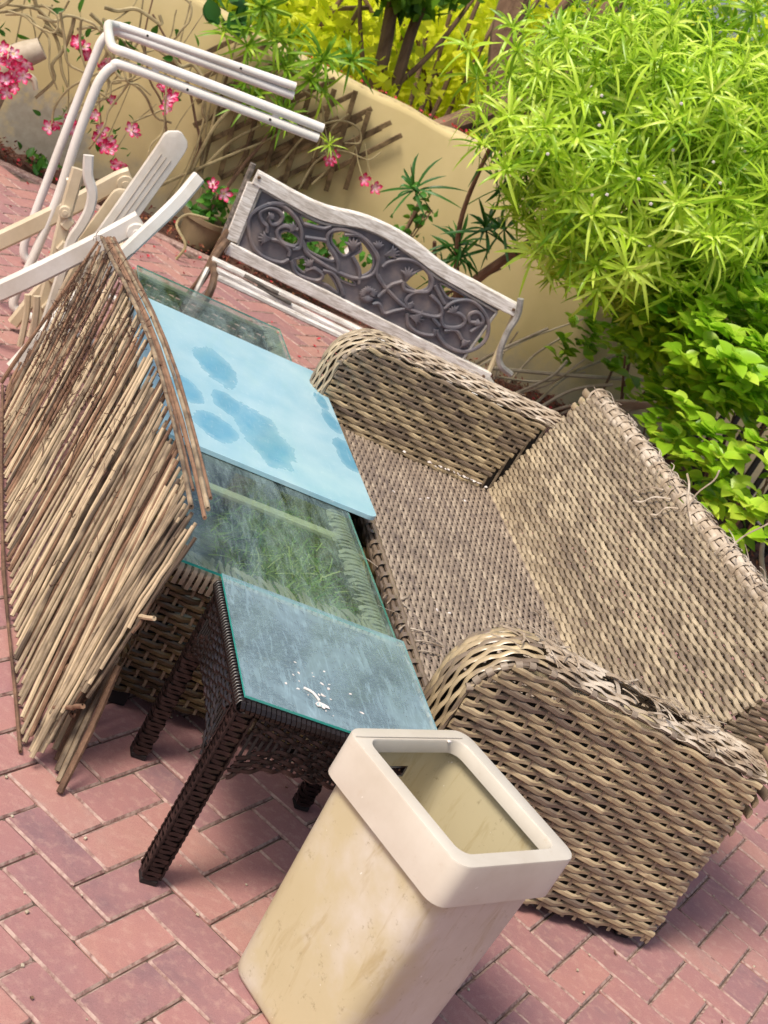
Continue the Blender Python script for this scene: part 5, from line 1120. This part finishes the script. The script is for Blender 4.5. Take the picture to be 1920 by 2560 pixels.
for _ in range(2600):
    a = rng.random(); p = (rng.uniform(-.5, 4.3), rng.uniform(7.1, 7.5), rng.uniform(.0, .03)) if a < .7 else (rng.uniform(4.37, 4.85), rng.uniform(3.5, 7.5), rng.uniform(0, .03))
    V_, F_ = petalshape(rng.uniform(.01, .035), rng.uniform(.003, .009), .8); lit.append(xf((V_, F_), Matrix.Translation(p) @ Matrix.Rotation(rng.uniform(0, 6.28), 4, 'Z') @ Matrix.Rotation(rng.uniform(-.6, .6), 4, 'X')))
tag(obj('leaf_litter', join(lit), leafmat('litter', [(0, (.06, .015, .012)), (.5, (.22, .05, .03)), (.8, (.34, .16, .07)), (1, (.5, .4, .22))], .8, .05), smooth=False), 'brown and red leaf litter covering the bed under the wall', 'leaf litter', kind='stuff')
lf = thing('yellow_leaf', 'single fallen yellow leaf on the paving at the right edge', 'leaf', (3.02, 3.05, .004)); lf['_l'] = [0, 0, 0]; obj('blade', ovate(.035, .009, -.3), leafmat('yellow', [(0, (.6, .4, .02)), (1, (.75, .5, .05))], .6, .1), lf)
rp = thing('crimson_blossom', 'crumpled crimson blossom on the paving at the bottom edge', 'flower', (1.86, 1.98, .004)); rp['_l'] = [0, 0, 0]
for k in range(4): obj('petal', xf(petalshape(.016, .007, .8), Matrix.Rotation(k * 1.5, 4, 'Z') @ Matrix.Rotation(.4, 4, 'X')), PETALR, rp)
# ================================================================= BEYOND THE WALL
def leafcloud(n, c, r, size, hollow=.5):
    out_V, out_F = [], []
    v = unit(rng.normal(0, 1, (n, 3))); s = rng.uniform(hollow, 1.05, n)[:, None]; P = np.array(c) + v * np.array(r) * s
    P += .12 * np.sin(P[:, [1, 2, 0]] * 5.1) 
    a = unit(rng.normal(0, 1, (n, 3))); b = unit(np.cross(a, rng.normal(0, 1, (n, 3)))); L = size * rng.uniform(.6, 1.3, n)[:, None]
    V = np.stack([P, P + a * L * .5 + b * L * .32, P + a * L, P + a * L * .5 - b * L * .32], 1).reshape(-1, 3); F = np.arange(4 * n).reshape(-1, 4); return V, F
def tree(label, x, y, trunks, clouds, mat, cat='tree'):
    t = thing('garden_tree', label, cat, (x, y, 0)); o_ = np.array([x, y, 0])
    for pts, r in trunks: obj('trunk' if r > .05 else 'limb', tube([np.array(q) for q in pts], r, 8, 26, (1, .2, 0), .6), BARK, t)
    obj('crown', join([leafcloud(*c) for c in clouds]), mat, t, False); return t
tree('thick brown leaning tree trunk forking just beyond the wall', 3.0, 8.3, [([(2.95, 8.2, 0), (3.0, 8.2, .7), (2.98, 8.3, 1.1), (2.75, 8.5, 1.7), (2.7, 8.6, 2.6)], .13), ([(3.05, 8.15, .3), (3.2, 8.2, 1.0), (3.15, 8.3, 1.6), (3.3, 8.4, 2.4)], .09), ([(3.02, 8.2, 1.45), (2.72, 8.1, 1.12), (2.35, 8.0, .80)], .085), ([(2.98, 8.3, 1.1), (2.86, 8.2, 1.5), (2.95, 8.2, 2.2)], .035), ([(3.1, 8.2, 1.0), (2.98, 8.1, 1.4), (3.02, 8.1, 2.0)], .025)], [(500, (2.9, 8.8, 3.4), (1.2, .9, .5), .11, .3)], L_GRN)
tree('slim upright twin-stemmed tree beyond the wall left of the leaning trunk', 2.5, 9.0, [([(2.55, 9.0, 0), (2.5, 9.0, .9), (2.42, 9.05, 1.5), (2.5, 9.1, 2.4)], .045), ([(2.42, 9.0, 0), (2.38, 9.0, .9), (2.22, 9.05, 1.5), (2.0, 9.1, 2.2)], .055), ([(2.45, 9, .9), (2.6, 9, 1.3), (2.7, 9, 1.9)], .02), ([(2.4, 9, .8), (2.1, 9, 1.25), (1.9, 9, 1.7)], .018)], [(500, (2.05, 8.9, 1.62), (.5, .4, .16), .13, .2)], L_GRN)
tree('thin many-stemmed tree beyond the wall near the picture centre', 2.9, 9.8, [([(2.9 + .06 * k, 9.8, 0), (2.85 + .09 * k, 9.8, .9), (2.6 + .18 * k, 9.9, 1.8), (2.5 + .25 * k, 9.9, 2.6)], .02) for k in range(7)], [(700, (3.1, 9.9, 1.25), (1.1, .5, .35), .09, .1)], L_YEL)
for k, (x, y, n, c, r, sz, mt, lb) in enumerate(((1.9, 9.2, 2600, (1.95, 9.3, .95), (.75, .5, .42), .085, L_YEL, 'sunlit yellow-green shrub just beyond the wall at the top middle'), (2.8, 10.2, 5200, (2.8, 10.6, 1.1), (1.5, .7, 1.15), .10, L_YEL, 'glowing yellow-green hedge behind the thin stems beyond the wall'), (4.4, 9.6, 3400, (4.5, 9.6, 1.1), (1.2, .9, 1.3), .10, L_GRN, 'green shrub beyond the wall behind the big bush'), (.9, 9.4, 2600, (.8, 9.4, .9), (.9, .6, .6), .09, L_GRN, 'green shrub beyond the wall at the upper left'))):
    t = thing('hedge_shrub', lb, 'shrub', (x, y, 0)); obj('crown', leafcloud(n, c, r, sz, .25), mt, t, False)
    for q in range(4): obj('stem', tube([np.array((x + rng.normal(0, .2), y, 0)), np.array((x + rng.normal(0, .3), y, .6)), np.array((x + rng.normal(0, .5), y, 1.3))], .016, 5, 10, (1, 0, 0)), BARK, t)
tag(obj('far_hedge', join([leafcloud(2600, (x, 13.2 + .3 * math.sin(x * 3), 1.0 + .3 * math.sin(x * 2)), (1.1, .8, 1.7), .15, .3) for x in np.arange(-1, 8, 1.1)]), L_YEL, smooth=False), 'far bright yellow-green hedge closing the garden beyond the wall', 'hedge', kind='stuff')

# ---- grit, crumbs and scraps on the paving
gt = []
for _ in range(520):
    p = (rng.uniform(.2, 3.6), rng.uniform(1.6, 6.9), .001); s_ = rng.uniform(.0012, .0038)
    gt.append(xf(box(-s_, s_, -s_ * .8, s_ * .8, -.001, s_, s_ * .3), Matrix.Translation(p) @ Matrix.Rotation(rng.uniform(0, 6), 4, 'Z')))
tag(obj('grit', join(gt), STEM_G, smooth=False), 'pale grit and crumbs scattered over the brick paving', 'grit', kind='stuff')
sc2 = []
for _ in range(90):
    p = (rng.uniform(.3, 3.4), rng.uniform(1.7, 6.9), .003); V_, F_ = petalshape(rng.uniform(.006, .02), rng.uniform(.002, .005), .9); sc2.append(xf((V_, F_), Matrix.Translation(p) @ Matrix.Rotation(rng.uniform(0, 6.28), 4, 'Z') @ Matrix.Rotation(rng.uniform(-.3, .5), 4, 'X')))
tag(obj('dry_leaf_scraps', join(sc2), BARK, smooth=False), 'small brown dry leaf scraps lying here and there on the paving', 'leaf scraps', kind='stuff')
